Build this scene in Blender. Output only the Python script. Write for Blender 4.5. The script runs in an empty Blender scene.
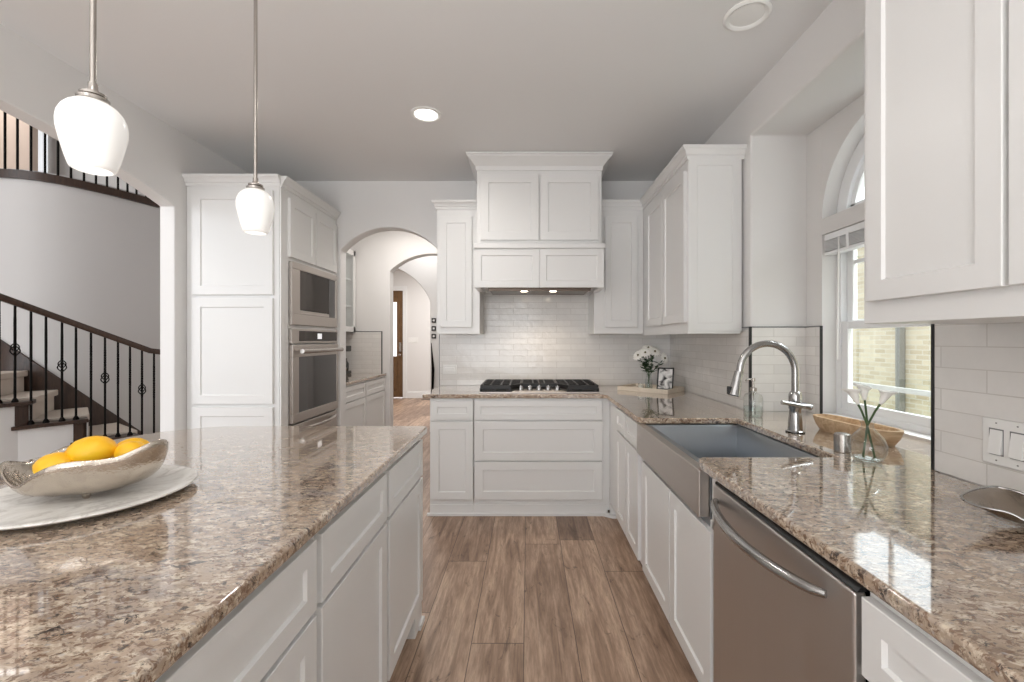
import bpy, bmesh, math, random
from mathutils import Vector, Matrix, noise as mnoise
random.seed(7)
PI = math.pi
scn = bpy.context.scene
COL = scn.collection

# ------------------------------------------------------------------ camera, world, lights, exposure
F = 440.0; EYE = 1.32
cd = bpy.data.cameras.new('camera'); cam = bpy.data.objects.new('camera', cd); COL.objects.link(cam)
cam.location = (0, 0, EYE); cam.rotation_euler = (PI/2, 0, 0)
cd.sensor_width = 36; cd.lens = F/1024*36; cd.shift_x = -16/1024; cd.shift_y = -1/1024
cd.clip_start = 0.02; cd.clip_end = 200
scn.camera = cam
scn.view_settings.view_transform = 'Standard'; scn.view_settings.look = 'None'
scn.view_settings.gamma = 1; scn.view_settings.use_curve_mapping = False
scn.view_settings.exposure = -0.08
w = bpy.data.worlds.new('sky'); scn.world = w; w.use_nodes = True
bg = w.node_tree.nodes['Background']; bg.inputs[0].default_value = (0.90, 0.95, 1.0, 1); bg.inputs[1].default_value = 3.5

def area(name, loc, rot, sx, sy, power, col=(1, 1, 1), spread=PI):
    l = bpy.data.lights.new(name, 'AREA'); l.shape = 'RECTANGLE'; l.size = sx; l.size_y = sy
    l.energy = power; l.color = col; l.spread = spread
    o = bpy.data.objects.new(name, l); COL.objects.link(o); o.location = loc; o.rotation_euler = rot
    return o
def spot(name, loc, power, col, size=2.4, r=0.05):
    l = bpy.data.lights.new(name, 'SPOT'); l.energy = power; l.color = col; l.spot_size = size; l.spot_blend = 0.8; l.shadow_soft_size = r
    o = bpy.data.objects.new(name, l); COL.objects.link(o); o.location = loc
    return o
WARM = (1.0, 0.86, 0.70)
area('rear_window_light', (-0.9, -3.9, 1.2), (PI/2+0.2, 0, 0), 2.2, 2.0, 30, (1.0, 1.0, 1.0))
area('ceiling_bounce_fill', (-1.0, -1.5, 1.0), (PI, 0, 0), 2.4, 2.0, 100, (0.98, 0.99, 1.0))  # added lamp behind the camera, aimed up to brighten the ceiling
area('sink_window_fill', (3.3, 1.94, 3.9), (0, 0.80, 0), 1.8, 1.8, 240, (0.93, 0.97, 1.0))  # extra area lamp outside, out of view, boosts daylight through the sink window
for i, (x, y, pw) in enumerate(((-0.64, 2.765, 24), (-0.64, 0.3, 12))):
    if pw: spot('ceiling_can_light', (x, y, 2.70), pw, (1.0, 0.965, 0.92), 2.9, 0.07)
spot('hood_lamp_light', (-0.03, 3.55, 1.70), 6, WARM, 2.2, 0.02)
spot('hood_lamp_light', (0.20, 3.55, 1.70), 6, WARM, 2.2, 0.02)
area('stair_hall_fill', (-5.0, 0.4, 5.3), (0, 0, 0), 2.5, 2.5, 85, (1.0, 0.97, 0.94))  # unseen fill lamp added to light the stair hall
area('upper_hall_fill', (-8.2, 5.9, 5.3), (0, 0, 0), 2, 1, 32, (1.0, 0.96, 0.92))  # added lamp out of view, brightens the upper landing
area('pantry_passage_fill', (-1.3, 4.65, 2.72), (0, 0, 0), 0.8, 0.8, 17, (1.0, 0.95, 0.9))  # no fixture here, fill lamp put in to lift the passage
area('arch_lobby_fill', (-1.4, 5.92, 2.9), (0, 0, 0), 0.6, 0.4, 7, (1.0, 0.97, 0.94))  # added to brighten the dark stretch between the two far arches
area('foyer_fill', (-1.9, 8.2, 2.95), (0, 0, 0), 1.2, 1.6, 75, (1.0, 0.97, 0.94))  # unseen area lamp added to lift the foyer walls

# ------------------------------------------------------------------ materials
def lin(c):
    return tuple(((v/255)/12.92 if v/255 <= 0.04045 else ((v/255+0.055)/1.055)**2.4) for v in c) + (1,)
MATS = {}
def mat(name, rgb=(200, 200, 200), rough=0.5, metal=0.0, **kw):
    m = bpy.data.materials.new(name); m.use_nodes = True
    b = m.node_tree.nodes['Principled BSDF']
    b.inputs['Base Color'].default_value = lin(rgb); b.inputs['Roughness'].default_value = rough; b.inputs['Metallic'].default_value = metal
    for k, v in kw.items():
        b.inputs[k].default_value = v
    MATS[name] = m
    return m
class N:
    """small node-graph helper"""
    def __init__(s, m): s.m = m; s.t = m.node_tree; s.b = s.t.nodes['Principled BSDF']
    def new(s, typ, **kw):
        n = s.t.nodes.new(typ)
        for k, v in kw.items(): setattr(n, k, v)
        return n
    def link(s, a, b): s.t.links.new(a, b)
    def put(s, inp, v):
        if hasattr(v, 'is_output'): s.link(v, inp)
        else: inp.default_value = v
    def math(s, op, a, b=0.0):
        n = s.new('ShaderNodeMath', operation=op); s.put(n.inputs[0], a); s.put(n.inputs[1], b); return n.outputs[0]
    def pos(s): return s.new('ShaderNodeNewGeometry').outputs['Position']
    def obj(s): return s.new('ShaderNodeTexCoord').outputs['Object']
    def sep(s, v):
        n = s.new('ShaderNodeSeparateXYZ'); s.link(v, n.inputs[0]); return n.outputs
    def comb(s, x, y, z=0.0):
        n = s.new('ShaderNodeCombineXYZ')
        for i, v in enumerate((x, y, z)): s.put(n.inputs[i], v)
        return n.outputs[0]
    def noise(s, vec, scale, detail=3, rough=0.6, dist=0.0, out=0):
        n = s.new('ShaderNodeTexNoise'); s.link(vec, n.inputs['Vector'])
        n.inputs['Scale'].default_value = scale; n.inputs['Detail'].default_value = detail; n.inputs['Roughness'].default_value = rough; n.inputs['Distortion'].default_value = dist
        return n.outputs[out]
    def vor(s, vec, scale, out=0):
        n = s.new('ShaderNodeTexVoronoi'); s.link(vec, n.inputs['Vector']); n.inputs['Scale'].default_value = scale
        return n.outputs[out]
    def ramp(s, fac, stops, interp='LINEAR'):
        n = s.new('ShaderNodeValToRGB'); s.put(n.inputs[0], fac); cr = n.color_ramp; cr.interpolation = interp
        while len(cr.elements) < len(stops): cr.elements.new(0.5)
        for e, (p, c) in zip(cr.elements, stops):
            e.position = p; e.color = c if len(c) == 4 else lin(c)
        return n.outputs[0]
    def mix(s, fac, a, b, mode='MIX'):
        n = s.new('ShaderNodeMix', data_type='RGBA', blend_type=mode)
        s.put(n.inputs[0], fac); s.put(n.inputs[6], a); s.put(n.inputs[7], b); return n.outputs[2]
    def bump(s, h, strength=0.2, dist=0.01):
        n = s.new('ShaderNodeBump'); n.inputs['Strength'].default_value = strength; n.inputs['Distance'].default_value = dist
        s.link(h, n.inputs['Height']); s.link(n.outputs[0], s.b.inputs['Normal'])
    def color(s, c): s.link(c, s.b.inputs['Base Color'])
def g(v): return (v, v, v, 1)

def paint(name, rgb, rough, bump=0.05, scale=160):
    m = mat(name, rgb, rough); n = N(m); p = n.pos()
    n.color(n.mix(n.noise(p, 1.3, 2), lin(rgb), lin([c*0.985 for c in rgb]))); n.bump(n.noise(p, scale, 3), bump, 0.002); return m
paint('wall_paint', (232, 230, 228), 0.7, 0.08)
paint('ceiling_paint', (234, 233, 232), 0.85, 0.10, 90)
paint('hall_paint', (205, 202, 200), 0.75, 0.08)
paint('beige_paint', (205, 186, 172), 0.75)
paint('cabinet_paint', (230, 229, 227), 0.30, 0.02, 60)
paint('trim_paint', (238, 238, 237), 0.4, 0.02)

def granite(name):
    m = mat(name, rough=0.09); n = N(m); p = n.pos()
    mp = n.new('ShaderNodeMapping'); mp.inputs['Scale'].default_value = (0.62, 1.0, 1.0); mp.inputs['Rotation'].default_value = (0, 0, 0.25); n.link(p, mp.inputs[0]); v = mp.outputs[0]
    big = n.noise(v, 12, 4, 0.6, 0.6); mid = n.noise(v, 64, 5, 0.65, 0.4); fine = n.noise(v, 150, 4, 0.7)
    base = n.ramp(big, [(0.32, (144, 122, 104)), (0.5, (182, 161, 140)), (0.68, (162, 150, 142))])
    c1 = n.mix(n.ramp(mid, [(0.50, g(0)), (0.62, g(0.9))]), base, lin((222, 206, 184)))
    c2 = n.mix(n.ramp(n.noise(v, 78, 5, 0.7, 0.8), [(0.52, g(0)), (0.58, g(0.9))]), c1, lin((122, 94, 74)))
    c3 = n.mix(n.ramp(n.noise(v, 48, 6, 0.75, 0.7), [(0.57, g(0)), (0.62, g(0.95))]), c2, lin((58, 46, 42)))
    c4 = n.mix(n.ramp(fine, [(0.55, g(0)), (0.64, g(0.7))]), c3, lin((96, 80, 70)))
    c5 = n.mix(n.ramp(n.vor(v, 60), [(0.06, g(0.6)), (0.2, g(0))]), c4, lin((168, 166, 166)))
    n.color(c5); n.b.inputs['Coat Weight'].default_value = 1.0; n.b.inputs['Coat Roughness'].default_value = 0.03; n.b.inputs['Coat IOR'].default_value = 1.6; return m
granite('granite')

def planks():
    m = mat('floor_planks', rough=0.42); n = N(m); x, y, z = n.sep(n.pos())
    W, L = 0.228, 1.52
    xs = n.math('DIVIDE', n.math('ADD', x, 10.05), W); ci = n.math('FLOOR', xs); fx = n.math('FRACT', xs)
    wn = n.new('ShaderNodeTexWhiteNoise', noise_dimensions='1D'); n.link(ci, wn.inputs['W'])
    ys = n.math('ADD', n.math('DIVIDE', n.math('ADD', y, 20), L), n.math('MULTIPLY', wn.outputs[0], 7.3)); ri = n.math('FLOOR', ys); fy = n.math('FRACT', ys)
    w2 = n.new('ShaderNodeTexWhiteNoise', noise_dimensions='2D'); n.link(n.comb(ci, ri), w2.inputs['Vector'])
    rv = w2.outputs[0]
    gv = n.comb(n.math('ADD', n.math('MULTIPLY', x, 9), n.math('MULTIPLY', rv, 57)), n.math('ADD', n.math('MULTIPLY', y, 0.9), n.math('MULTIPLY', rv, 31)), 0.0)
    grain = n.noise(gv, 2.2, 6, 0.62, 0.8); fineg = n.noise(gv, 9, 4, 0.7, 0.2)
    c = n.ramp(grain, [(0.28, (126, 102, 87)), (0.45, (174, 147, 128)), (0.58, (202, 175, 155)), (0.75, (220, 196, 177))])
    c = n.mix(n.ramp(fineg, [(0.35, g(0.45)), (0.6, g(0))]), c, lin((112, 90, 76)))
    tone = n.ramp(rv, [(0, (186, 178, 172)), (0.5, (228, 222, 216)), (1, (255, 252, 246))])
    c = n.mix(1.0, c, tone, 'MULTIPLY')
    kn = n.ramp(n.noise(n.comb(n.math('MULTIPLY', x, 3.0), n.math('MULTIPLY', y, 1.1)), 4.5, 5, 0.7, 1.5), [(0.60, g(0)), (0.70, g(0.75))])
    c = n.mix(kn, c, lin((70, 54, 46)))
    ex = n.math('MINIMUM', fx, n.math('SUBTRACT', 1, fx)); ey = n.math('MINIMUM', fy, n.math('SUBTRACT', 1, fy))
    seam = n.math('MAXIMUM', n.math('LESS_THAN', ex, 0.009), n.math('LESS_THAN', ey, 0.0016))
    c = n.mix(n.math('MULTIPLY', seam, 0.75), c, lin((66, 52, 45)))
    n.color(c); n.bump(n.math('SUBTRACT', n.math('MULTIPLY', fineg, 0.3), seam), 0.12, 0.002)
planks()

def tile(name, axis, bw, bh, z0, u0=0.0, rgb=(236, 233, 229), grout=(208, 203, 197)):
    m = mat(name, rough=0.12); n = N(m); s = n.sep(n.pos()); u = s[0] if axis == 'x' else s[1]
    b = n.new('ShaderNodeTexBrick'); b.offset = 0.5
    vec = n.comb(n.math('ADD', u, u0), n.math('SUBTRACT', s[2], z0)); n.link(vec, b.inputs['Vector'])
    b.inputs['Scale'].default_value = 1; b.inputs['Brick Width'].default_value = bw; b.inputs['Row Height'].default_value = bh
    b.inputs['Mortar Size'].default_value = 0.0016; b.inputs['Mortar Smooth'].default_value = 0.3; b.inputs['Bias'].default_value = 0
    b.inputs['Color1'].default_value = lin(rgb); b.inputs['Color2'].default_value = lin([c*0.955 for c in rgb]); b.inputs['Mortar'].default_value = lin(grout)
    n.color(n.mix(n.ramp(n.noise(n.pos(), 14, 3, 0.6), [(0.35, g(0)), (0.7, g(0.35))]), b.outputs[0], lin([c*0.93 for c in rgb])))
    h = n.math('ADD', n.math('MULTIPLY', b.outputs[1], -1.0), n.math('MULTIPLY', n.noise(n.pos(), 16, 2, 0.5), 1.6)); n.bump(h, 0.35, 0.004); return m
tile('tile_back', 'x', 0.255, 0.053, 0.914)
tile('tile_side', 'y', 0.255, 0.053, 0.914)
tile('tile_near', 'y', 0.27, 0.0645, 0.914, 0.002)

def metal(name, rgb, rough, bump=0.0, stretch=None, aniso=0.0):
    m = mat(name, rgb, rough, 1.0); n = N(m)
    if stretch:
        x, y, z = n.sep(n.pos()); v = n.comb(*[n.math('MULTIPLY', q, k) for q, k in zip((x, y, z), stretch)])
        nz = n.noise(v, 1.0, 3, 0.6); n.link(n.ramp(nz, [(0.3, g(rough*0.85)), (0.7, g(rough*1.2))]), n.b.inputs['Roughness'])
        n.color(n.mix(nz, lin([c*0.95 for c in rgb]), lin(rgb)))
    if bump: n.bump(n.noise(n.obj(), 55, 3, 0.6), bump, 0.006)
    if aniso: n.b.inputs['Anisotropic'].default_value = aniso
    return m
metal('stainless', (200, 193, 187), 0.37, 0, (2, 2, 300))
metal('stainless_dark', (204, 199, 195), 0.40, 0, (60, 60, 2))
metal('sink_steel', (158, 163, 168), 0.40)
metal('brushed_nickel', (176, 170, 164), 0.26)
metal('chrome', (176, 175, 174), 0.22)
metal('pewter', (158, 146, 134), 0.24, 0.35)
metal('hood_steel', (120, 108, 98), 0.35)
metal('hammered_silver', (200, 190, 178), 0.20, 0.45)
metal('iron', (26, 24, 23), 0.45)
mat('cast_iron', (30, 29, 29), 0.42)
mat('black_plastic', (20, 20, 21), 0.25)
mat('black_trim', (34, 34, 35), 0.35)
mat('grey_trim', (120, 120, 120), 0.4)
mat('black_glass', (24, 23, 23), 0.06, 0, **{'Coat Weight': 1.0, 'Coat Roughness': 0.02})
mat('smoked_glass', (72, 66, 62), 0.08, 0.55)
mat('white_plastic', (240, 239, 236), 0.3)
mat('white_vinyl', (244, 245, 246), 0.35)
mat('screw_metal', (150, 148, 146), 0.35, 1.0)
def woodm(name, dark, light, rough, sc=(14, 14, 2)):
    m = mat(name, light, rough); n = N(m); x, y, z = n.sep(n.obj()); v = n.comb(*[n.math('MULTIPLY', q, k) for q, k in zip((x, y, z), sc)])
    n.color(n.ramp(n.noise(v, 3, 5, 0.65, 0.8), [(0.3, dark), (0.7, light)])); n.bump(n.noise(v, 9, 3), 0.1, 0.003); return m
woodm('walnut_stain', (44, 31, 24), (72, 52, 41), 0.32)
woodm('door_wood', (84, 60, 38), (130, 96, 62), 0.4, (20, 20, 2))
woodm('trough_wood', (172, 138, 104), (218, 192, 158), 0.6, (14, 3, 14))
woodm('tray_wood', (214, 200, 182), (232, 222, 206), 0.6, (3, 14, 14))
def opal():
    m = mat('opal_glass', (250, 249, 246), 0.25); b = m.node_tree.nodes['Principled BSDF']
    b.inputs['Emission Color'].default_value = (1.0, 0.975, 0.95, 1); b.inputs['Emission Strength'].default_value = 0.24
    b.inputs['Subsurface Weight'].default_value = 0.0
opal()
def emit(name, col, st):
    m = mat(name, (255, 255, 255), 0.5); b = m.node_tree.nodes['Principled BSDF']
    b.inputs['Emission Color'].default_value = col; b.inputs['Emission Strength'].default_value = st
emit('lamp_lens', (1, 0.97, 0.92, 1), 6.0); emit('bulb_glow', (1, 0.96, 0.92, 1), 0.8); emit('hood_lens', (1, 0.86, 0.66, 1), 12.0); emit('bright_window', (0.92, 0.96, 1, 1), 0.85); emit('display_white', (0.9, 0.92, 0.95, 1), 0.5)
def thinglass(name, tint=(1, 1, 1, 1), refl=0.10):
    m = bpy.data.materials.new(name); m.use_nodes = True; t = m.node_tree; t.nodes.clear()
    o = t.nodes.new('ShaderNodeOutputMaterial'); a = t.nodes.new('ShaderNodeBsdfTransparent'); b = t.nodes.new('ShaderNodeBsdfGlossy'); x = t.nodes.new('ShaderNodeMixShader'); lw = t.nodes.new('ShaderNodeLayerWeight')
    lw.inputs[0].default_value = 0.5; pw = t.nodes.new('ShaderNodeMath'); pw.operation = 'POWER'; pw.inputs[1].default_value = 2.6; mu = t.nodes.new('ShaderNodeMath'); mu.operation = 'MULTIPLY_ADD'; mu.inputs[1].default_value = 0.75; mu.inputs[2].default_value = refl*0.35; t.links.new(lw.outputs['Facing'], pw.inputs[0]); t.links.new(pw.outputs[0], mu.inputs[0]); a.inputs[0].default_value = tint; b.inputs['Roughness'].default_value = 0.02
    t.links.new(mu.outputs[0], x.inputs[0]); t.links.new(a.outputs[0], x.inputs[1]); t.links.new(b.outputs[0], x.inputs[2]); t.links.new(x.outputs[0], o.inputs[0])
    MATS[name] = m
thinglass('window_glass', (0.97, 0.99, 0.98, 1), 0.12); thinglass('clear_glass', (0.94, 0.96, 0.96, 1), 0.22); thinglass('water', (0.90, 0.94, 0.93, 1), 0.12)
def marble():
    m = mat('marble', rough=0.25); n = N(m); v = n.noise(n.obj(), 6, 6, 0.65, 2.5)
    n.color(n.ramp(v, [(0.38, (240, 238, 233)), (0.52, (226, 223, 217)), (0.58, (206, 202, 196)), (0.64, (236, 233, 228))]))
marble()
def lemon():
    m = mat('lemon_skin', rough=0.4); n = N(m); n.color(n.ramp(n.noise(n.obj(), 12, 3), [(0.3, (246, 178, 12)), (0.7, (252, 204, 34))])); n.bump(n.noise(n.obj(), 220, 2), 0.25, 0.002)
    n.b.inputs['Subsurface Weight'].default_value = 0.1; n.b.inputs['Subsurface Radius'].default_value = (0.01, 0.006, 0.002)
lemon()
mat('lemon_tip', (160, 140, 30), 0.6)
mat('carpet', (206, 194, 182), 0.95); nn = N(MATS['carpet']); nn.bump(nn.noise(nn.pos(), 260, 2), 0.5, 0.006)
mat('petal_white', (248, 246, 240), 0.5, 0, **{'Subsurface Weight': 0.0}); mat('daisy_center', (96, 84, 40), 0.8); mat('stem_green', (58, 84, 44), 0.5); mat('leaf_green', (38, 66, 34), 0.5); mat('spadix_yellow', (226, 190, 80), 0.6)
mat('candle_wax', (244, 240, 230), 0.4)
def photo():
    m = mat('photo_print', rough=0.25); n = N(m); v = n.noise(n.obj(), 16, 2, 0.5, 0.8); n.color(n.ramp(v, [(0.36, (48, 46, 46)), (0.46, (190, 188, 186)), (0.55, (236, 234, 232))]))
photo()
def brickm():
    m = mat('cream_brick', rough=0.9); n = N(m); s = n.sep(n.pos()); b = n.new('ShaderNodeTexBrick'); n.link(n.comb(n.math('ADD', s[1], s[0]), s[2]), b.inputs['Vector'])
    b.inputs['Scale'].default_value = 1; b.inputs['Brick Width'].default_value = 0.2; b.inputs['Row Height'].default_value = 0.066; b.inputs['Mortar Size'].default_value = 0.007
    b.inputs['Color1'].default_value = lin((208, 196, 174)); b.inputs['Color2'].default_value = lin((182, 166, 142)); b.inputs['Mortar'].default_value = lin((200, 194, 182)); n.color(b.outputs[0]); n.bump(b.outputs[1], -0.4, 0.01)
brickm()
def grass():
    m = mat('lawn', rough=0.95); n = N(m); n.color(n.ramp(n.noise(n.pos(), 14, 5), [(0.3, (104, 130, 74)), (0.7, (168, 184, 126))])); 
grass()
mat('concrete', (206, 202, 196), 0.9); mat('railing_metal', (176, 176, 174), 0.5); mat('gutter_grey', (128, 126, 122), 0.5); mat('foliage', (96, 124, 80), 0.8); mat('bark', (96, 80, 64), 0.9); mat('register_bronze', (110, 96, 84), 0.5)

# ------------------------------------------------------------------ mesh helpers
class B:
    def __init__(s): s.bm = bmesh.new(); s.mi = 0
    def m(s, i): s.mi = i; return s
    def face(s, vs):
        try:
            f = s.bm.faces.new(vs); f.material_index = s.mi; return f
        except ValueError: return None
    def box(s, x0, x1, y0, y1, z0, z1):
        v = [s.bm.verts.new(p) for p in ((x0,y0,z0),(x1,y0,z0),(x1,y1,z0),(x0,y1,z0),(x0,y0,z1),(x1,y0,z1),(x1,y1,z1),(x0,y1,z1))]
        for q in ((3,2,1,0),(4,5,6,7),(0,1,5,4),(1,2,6,5),(2,3,7,6),(3,0,4,7)): s.face([v[i] for i in q])
        return s
    def prism(s, pts, vec):
        a = [s.bm.verts.new(p) for p in pts]; b = [s.bm.verts.new(Vector(p)+Vector(vec)) for p in pts]; n = len(pts)
        s.face(a[::-1]); s.face(b)
        for i in range(n): s.face([a[i], a[(i+1) % n], b[(i+1) % n], b[i]])
        return s
    def rings(s, rings, closed=True, cap0=True, cap1=True):
        R = [[s.bm.verts.new(p) for p in r] for r in rings]
        for r0, r1 in zip(R, R[1:]):
            n = len(r0)
            for i in range(n if closed else n-1): s.face([r0[i], r0[(i+1) % n], r1[(i+1) % n], r1[i]])
        if cap0: s.face(R[0][::-1])
        if cap1: s.face(R[-1])
        return s
    def lathe(s, prof, c=(0, 0, 0), n=28, axis='z', cap0=True, cap1=True):
        c = Vector(c); rs = []
        for r, h in prof:
            ring = []
            for k in range(n):
                a = 2*PI*k/n; u, v = r*math.cos(a), r*math.sin(a)
                ring.append(c + (Vector((u, v, h)) if axis == 'z' else Vector((u, h, v)) if axis == 'y' else Vector((h, u, v))))
            rs.append(ring)
        return s.rings(rs, True, cap0, cap1)
    def tube(s, pts, r, n=10, cap=True):
        pts = [Vector(p) for p in pts]; rr = r if isinstance(r, (list, tuple)) else [r]*len(pts)
        up = None; rs = []
        for i, p in enumerate(pts):
            t = (pts[min(i+1, len(pts)-1)] - pts[max(i-1, 0)]).normalized()
            if up is None: up = Vector((0, 0, 1)) if abs(t.z) < 0.9 else Vector((1, 0, 0))
            a = (up - t*up.dot(t)).normalized(); b = t.cross(a); up = a
            rs.append([p + (a*math.cos(2*PI*k/n) + b*math.sin(2*PI*k/n))*rr[i] for k in range(n)])
        return s.rings(rs, True, cap, cap)
    def sphere(s, c, r, n=14, m=9, sc=(1, 1, 1)):
        rs = []
        for j in range(1, m):
            t = PI*j/m; rs.append([(c[0]+sc[0]*r*math.sin(t)*math.cos(2*PI*k/n), c[1]+sc[1]*r*math.sin(t)*math.sin(2*PI*k/n), c[2]-sc[2]*r*math.cos(t)) for k in range(n)])
        return s.rings(rs)
    def sheet(s, grid, th=0.0):
        """open grid of points -> surface; th>0 gives it thickness downward along vertex normals (done later by solidify)"""
        return s.rings(grid, False, False, False)
    def shaker(s, face, a0, a1, z0, z1, pos, t=0.02, st=0.057, rec=0.008, bev=0.004):
        if face == '-Y': M = lambda a, z, d: (a, pos-d, z)
        elif face == '-X': M = lambda a, z, d: (pos-d, a, z)
        else: M = lambda a, z, d: (pos+d, a, z)
        def ring(i, d): return [s.bm.verts.new(M(*q, d)) for q in ((a0+i, z0+i), (a1-i, z0+i), (a1-i, z1-i), (a0+i, z1-i))]
        R = [ring(0, 0), ring(0, t-0.0015), ring(0.0015, t), ring(st, t), ring(st+bev, t-rec)]
        s.face(R[0])
        for r0, r1 in zip(R, R[1:]):
            for i in range(4): s.face([r0[i], r0[(i+1) % 4], r1[(i+1) % 4], r1[i]])
        s.face(R[-1]); return s
    def sweep(s, path, prof, closed=False):
        """mitred sweep in plan: path of (x,y); prof of (offset to the right of travel, z)"""
        P = [Vector(p) for p in path]; n = len(P); rs = []
        for i in range(n):
            d0 = (P[i]-P[i-1]).normalized() if i > 0 else None; d1 = (P[i+1]-P[i]).normalized() if i < n-1 else None
            d0 = d0 or d1; d1 = d1 or d0
            n0 = Vector((d0.y, -d0.x)); n1 = Vector((d1.y, -d1.x)); mt = (n0+n1); mt = mt/ (mt.length_squared/2) if mt.length > 1e-6 else n0
            rs.append([(P[i].x+mt.x*o, P[i].y+mt.y*o, z) for o, z in prof])
        return s.rings(rs)
ROOTM = {}
def finish(name, b, mats, parent=None, bevel=0.0, local=False, solid=0.0, subsurf=0, sharp=38, seg=2):
    bm = b.bm
    if parent is not None and not local:
        bm.transform(ROOTM[parent.name].inverted())
    bmesh.ops.recalc_face_normals(bm, faces=bm.faces)
    me = bpy.data.meshes.new(name); bm.to_mesh(me); bm.free()
    for q in (mats if isinstance(mats, (list, tuple)) else [mats]): me.materials.append(MATS[q])
    for p in me.polygons: p.use_smooth = True
    me.set_sharp_from_angle(angle=math.radians(sharp))
    o = bpy.data.objects.new(name, me); COL.objects.link(o)
    if parent is not None: o.parent = parent; ROOTM[o.name] = ROOTM[parent.name]
    else: ROOTM[o.name] = Matrix.Identity(4)
    if solid:
        q = o.modifiers.new('solid', 'SOLIDIFY'); q.thickness = solid; q.offset = 0
    if subsurf:
        q = o.modifiers.new('sub', 'SUBSURF'); q.levels = subsurf; q.render_levels = subsurf
    if bevel:
        q = o.modifiers.new('bevel', 'BEVEL'); q.width = bevel; q.segments = seg; q.limit_method = 'ANGLE'; q.angle_limit = math.radians(40); q.harden_normals = True
    return o
def tag(o, label, cat, group=None):
    o['label'] = label; o['category'] = cat
    if group: o['group'] = group
    return o
def root(name, label, cat, loc=(0, 0, 0), rz=0.0, group=None):
    o = bpy.data.objects.new(name, None); COL.objects.link(o); o.location = loc; o.rotation_euler = (0, 0, rz); o.empty_display_size = 0.05
    ROOTM[o.name] = Matrix.Translation(loc) @ Matrix.Rotation(rz, 4, 'Z')
    return tag(o, label, cat, group)
def struct(name, b, mats, bevel=0.0, parent=None, **kw):
    o = finish(name, b, mats, parent, bevel, **kw); o['kind'] = 'structure'; return o
def thing(name, b, mats, label, cat, group=None, **kw): return tag(finish(name, b, mats, **kw), label, cat, group)
def copy_tree(o, parent=None):
    c = o.copy(); COL.objects.link(c)
    if parent is not None: c.parent = parent
    ROOTM[c.name] = ROOTM.get(o.name, Matrix.Identity(4))
    for ch in list(o.children): copy_tree(ch, c)
    return c
def at(x, y, d): return Vector(((x-528)*d/F, d, EYE-(y-340)*d/F))
def arc_pts(c, rx, rz, a0, a1, n):
    return [(c[0]+rx*math.cos(a0+(a1-a0)*k/n), c[1]+rz*math.sin(a0+(a1-a0)*k/n)) for k in range(n+1)]

def seg_arc(x0, x1, zs, zt, n):
    h, r = (x1-x0)/2, zt-zs; R = (h*h+r*r)/(2*r); a = math.asin(min(1, h/R)); c = (x0+x1)/2
    return [(c+R*math.sin(a-2*a*k/n), zt-R+R*math.cos(a-2*a*k/n)) for k in range(n+1)]

# ------------------------------------------------------------------ setting
XL, XR, YB, H = -2.37, 1.275, 3.93, 2.74
CT = 0.914
struct('floor', B().box(-9.4, 1.75, -4.2, 10.3, -0.1, 0), 'floor_planks')
struct('ceiling', B().box(XL-0.1, 1.75, -4.2, 5.45, H, H+0.1), 'ceiling_paint')
struct('ceiling_foyer', B().box(-5.2, 0.2, 5.4, 10.3, 3.0, 3.1), 'ceiling_paint')
struct('ceiling_hall', B().box(-9.4, XL-0.1, -4.2, 7.4, 5.5, 5.6), 'ceiling_paint')
# back wall with arched opening
ax0, ax1, asp, atop = -1.675, -0.80, 2.12, 2.325
cx = (ax0+ax1)/2
arc = seg_arc(ax0, ax1, asp, atop, 24)[1:-1]
arc = [(ax1, asp)] + arc + [(ax0, asp)]
out = [(XL-0.1, 0), (ax0, 0)] + arc[::-1] + [(ax1, 0), (1.75, 0), (1.75, H+0.06), (XL-0.1, H+0.06)]
struct('wall_back', B().prism([(x, YB, z) for x, z in out], (0, 0.13, 0)), 'wall_paint', 0.012)
# right wall: near part, far part, above and below the window bay
NY0, NY1, NX, NT = 1.37, 2.52, 1.594, 2.49
struct('wall_right', B().prism([(XR, y, z) for y, z in ((-4.2, 0), (NY0, 0), (NY0, NT), (NY1, NT), (NY1, 0), (YB+0.06, 0), (YB+0.06, H+0.06), (-4.2, H+0.06))], (0.485, 0, 0)), 'wall_paint', 0.012, seg=3)
struct('wall_below_window', B().box(XR+0.02, 1.76, NY0+0.001, NY1-0.001, 0, CT-0.033), 'wall_paint')
WY0, WY1, WZ0, WZ1, AZ = 1.50, 2.386, 0.925, 1.889, 1.976
b = B().box(NX, 1.76, NY0, WY0, CT-0.032, NT+0.02).box(NX, 1.76, WY1, NY1, CT-0.032, NT).box(NX, 1.76, WY0, WY1, CT-0.032, WZ0).box(NX, 1.76, WY0, WY1, WZ1, AZ)
yc, ar = (WY0+WY1)/2, (WY1-WY0)/2
arch = arc_pts((yc, AZ), ar, ar, 0, PI, 28)
b.prism([(NX, y, z) for y, z in [(WY1, NT), (WY1, AZ)] + arch[1:-1] + [(WY0, AZ), (WY0, NT)]], (0.166, 0, 0))
struct('wall_window_bay', b, 'wall_paint', 0.004)
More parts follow.
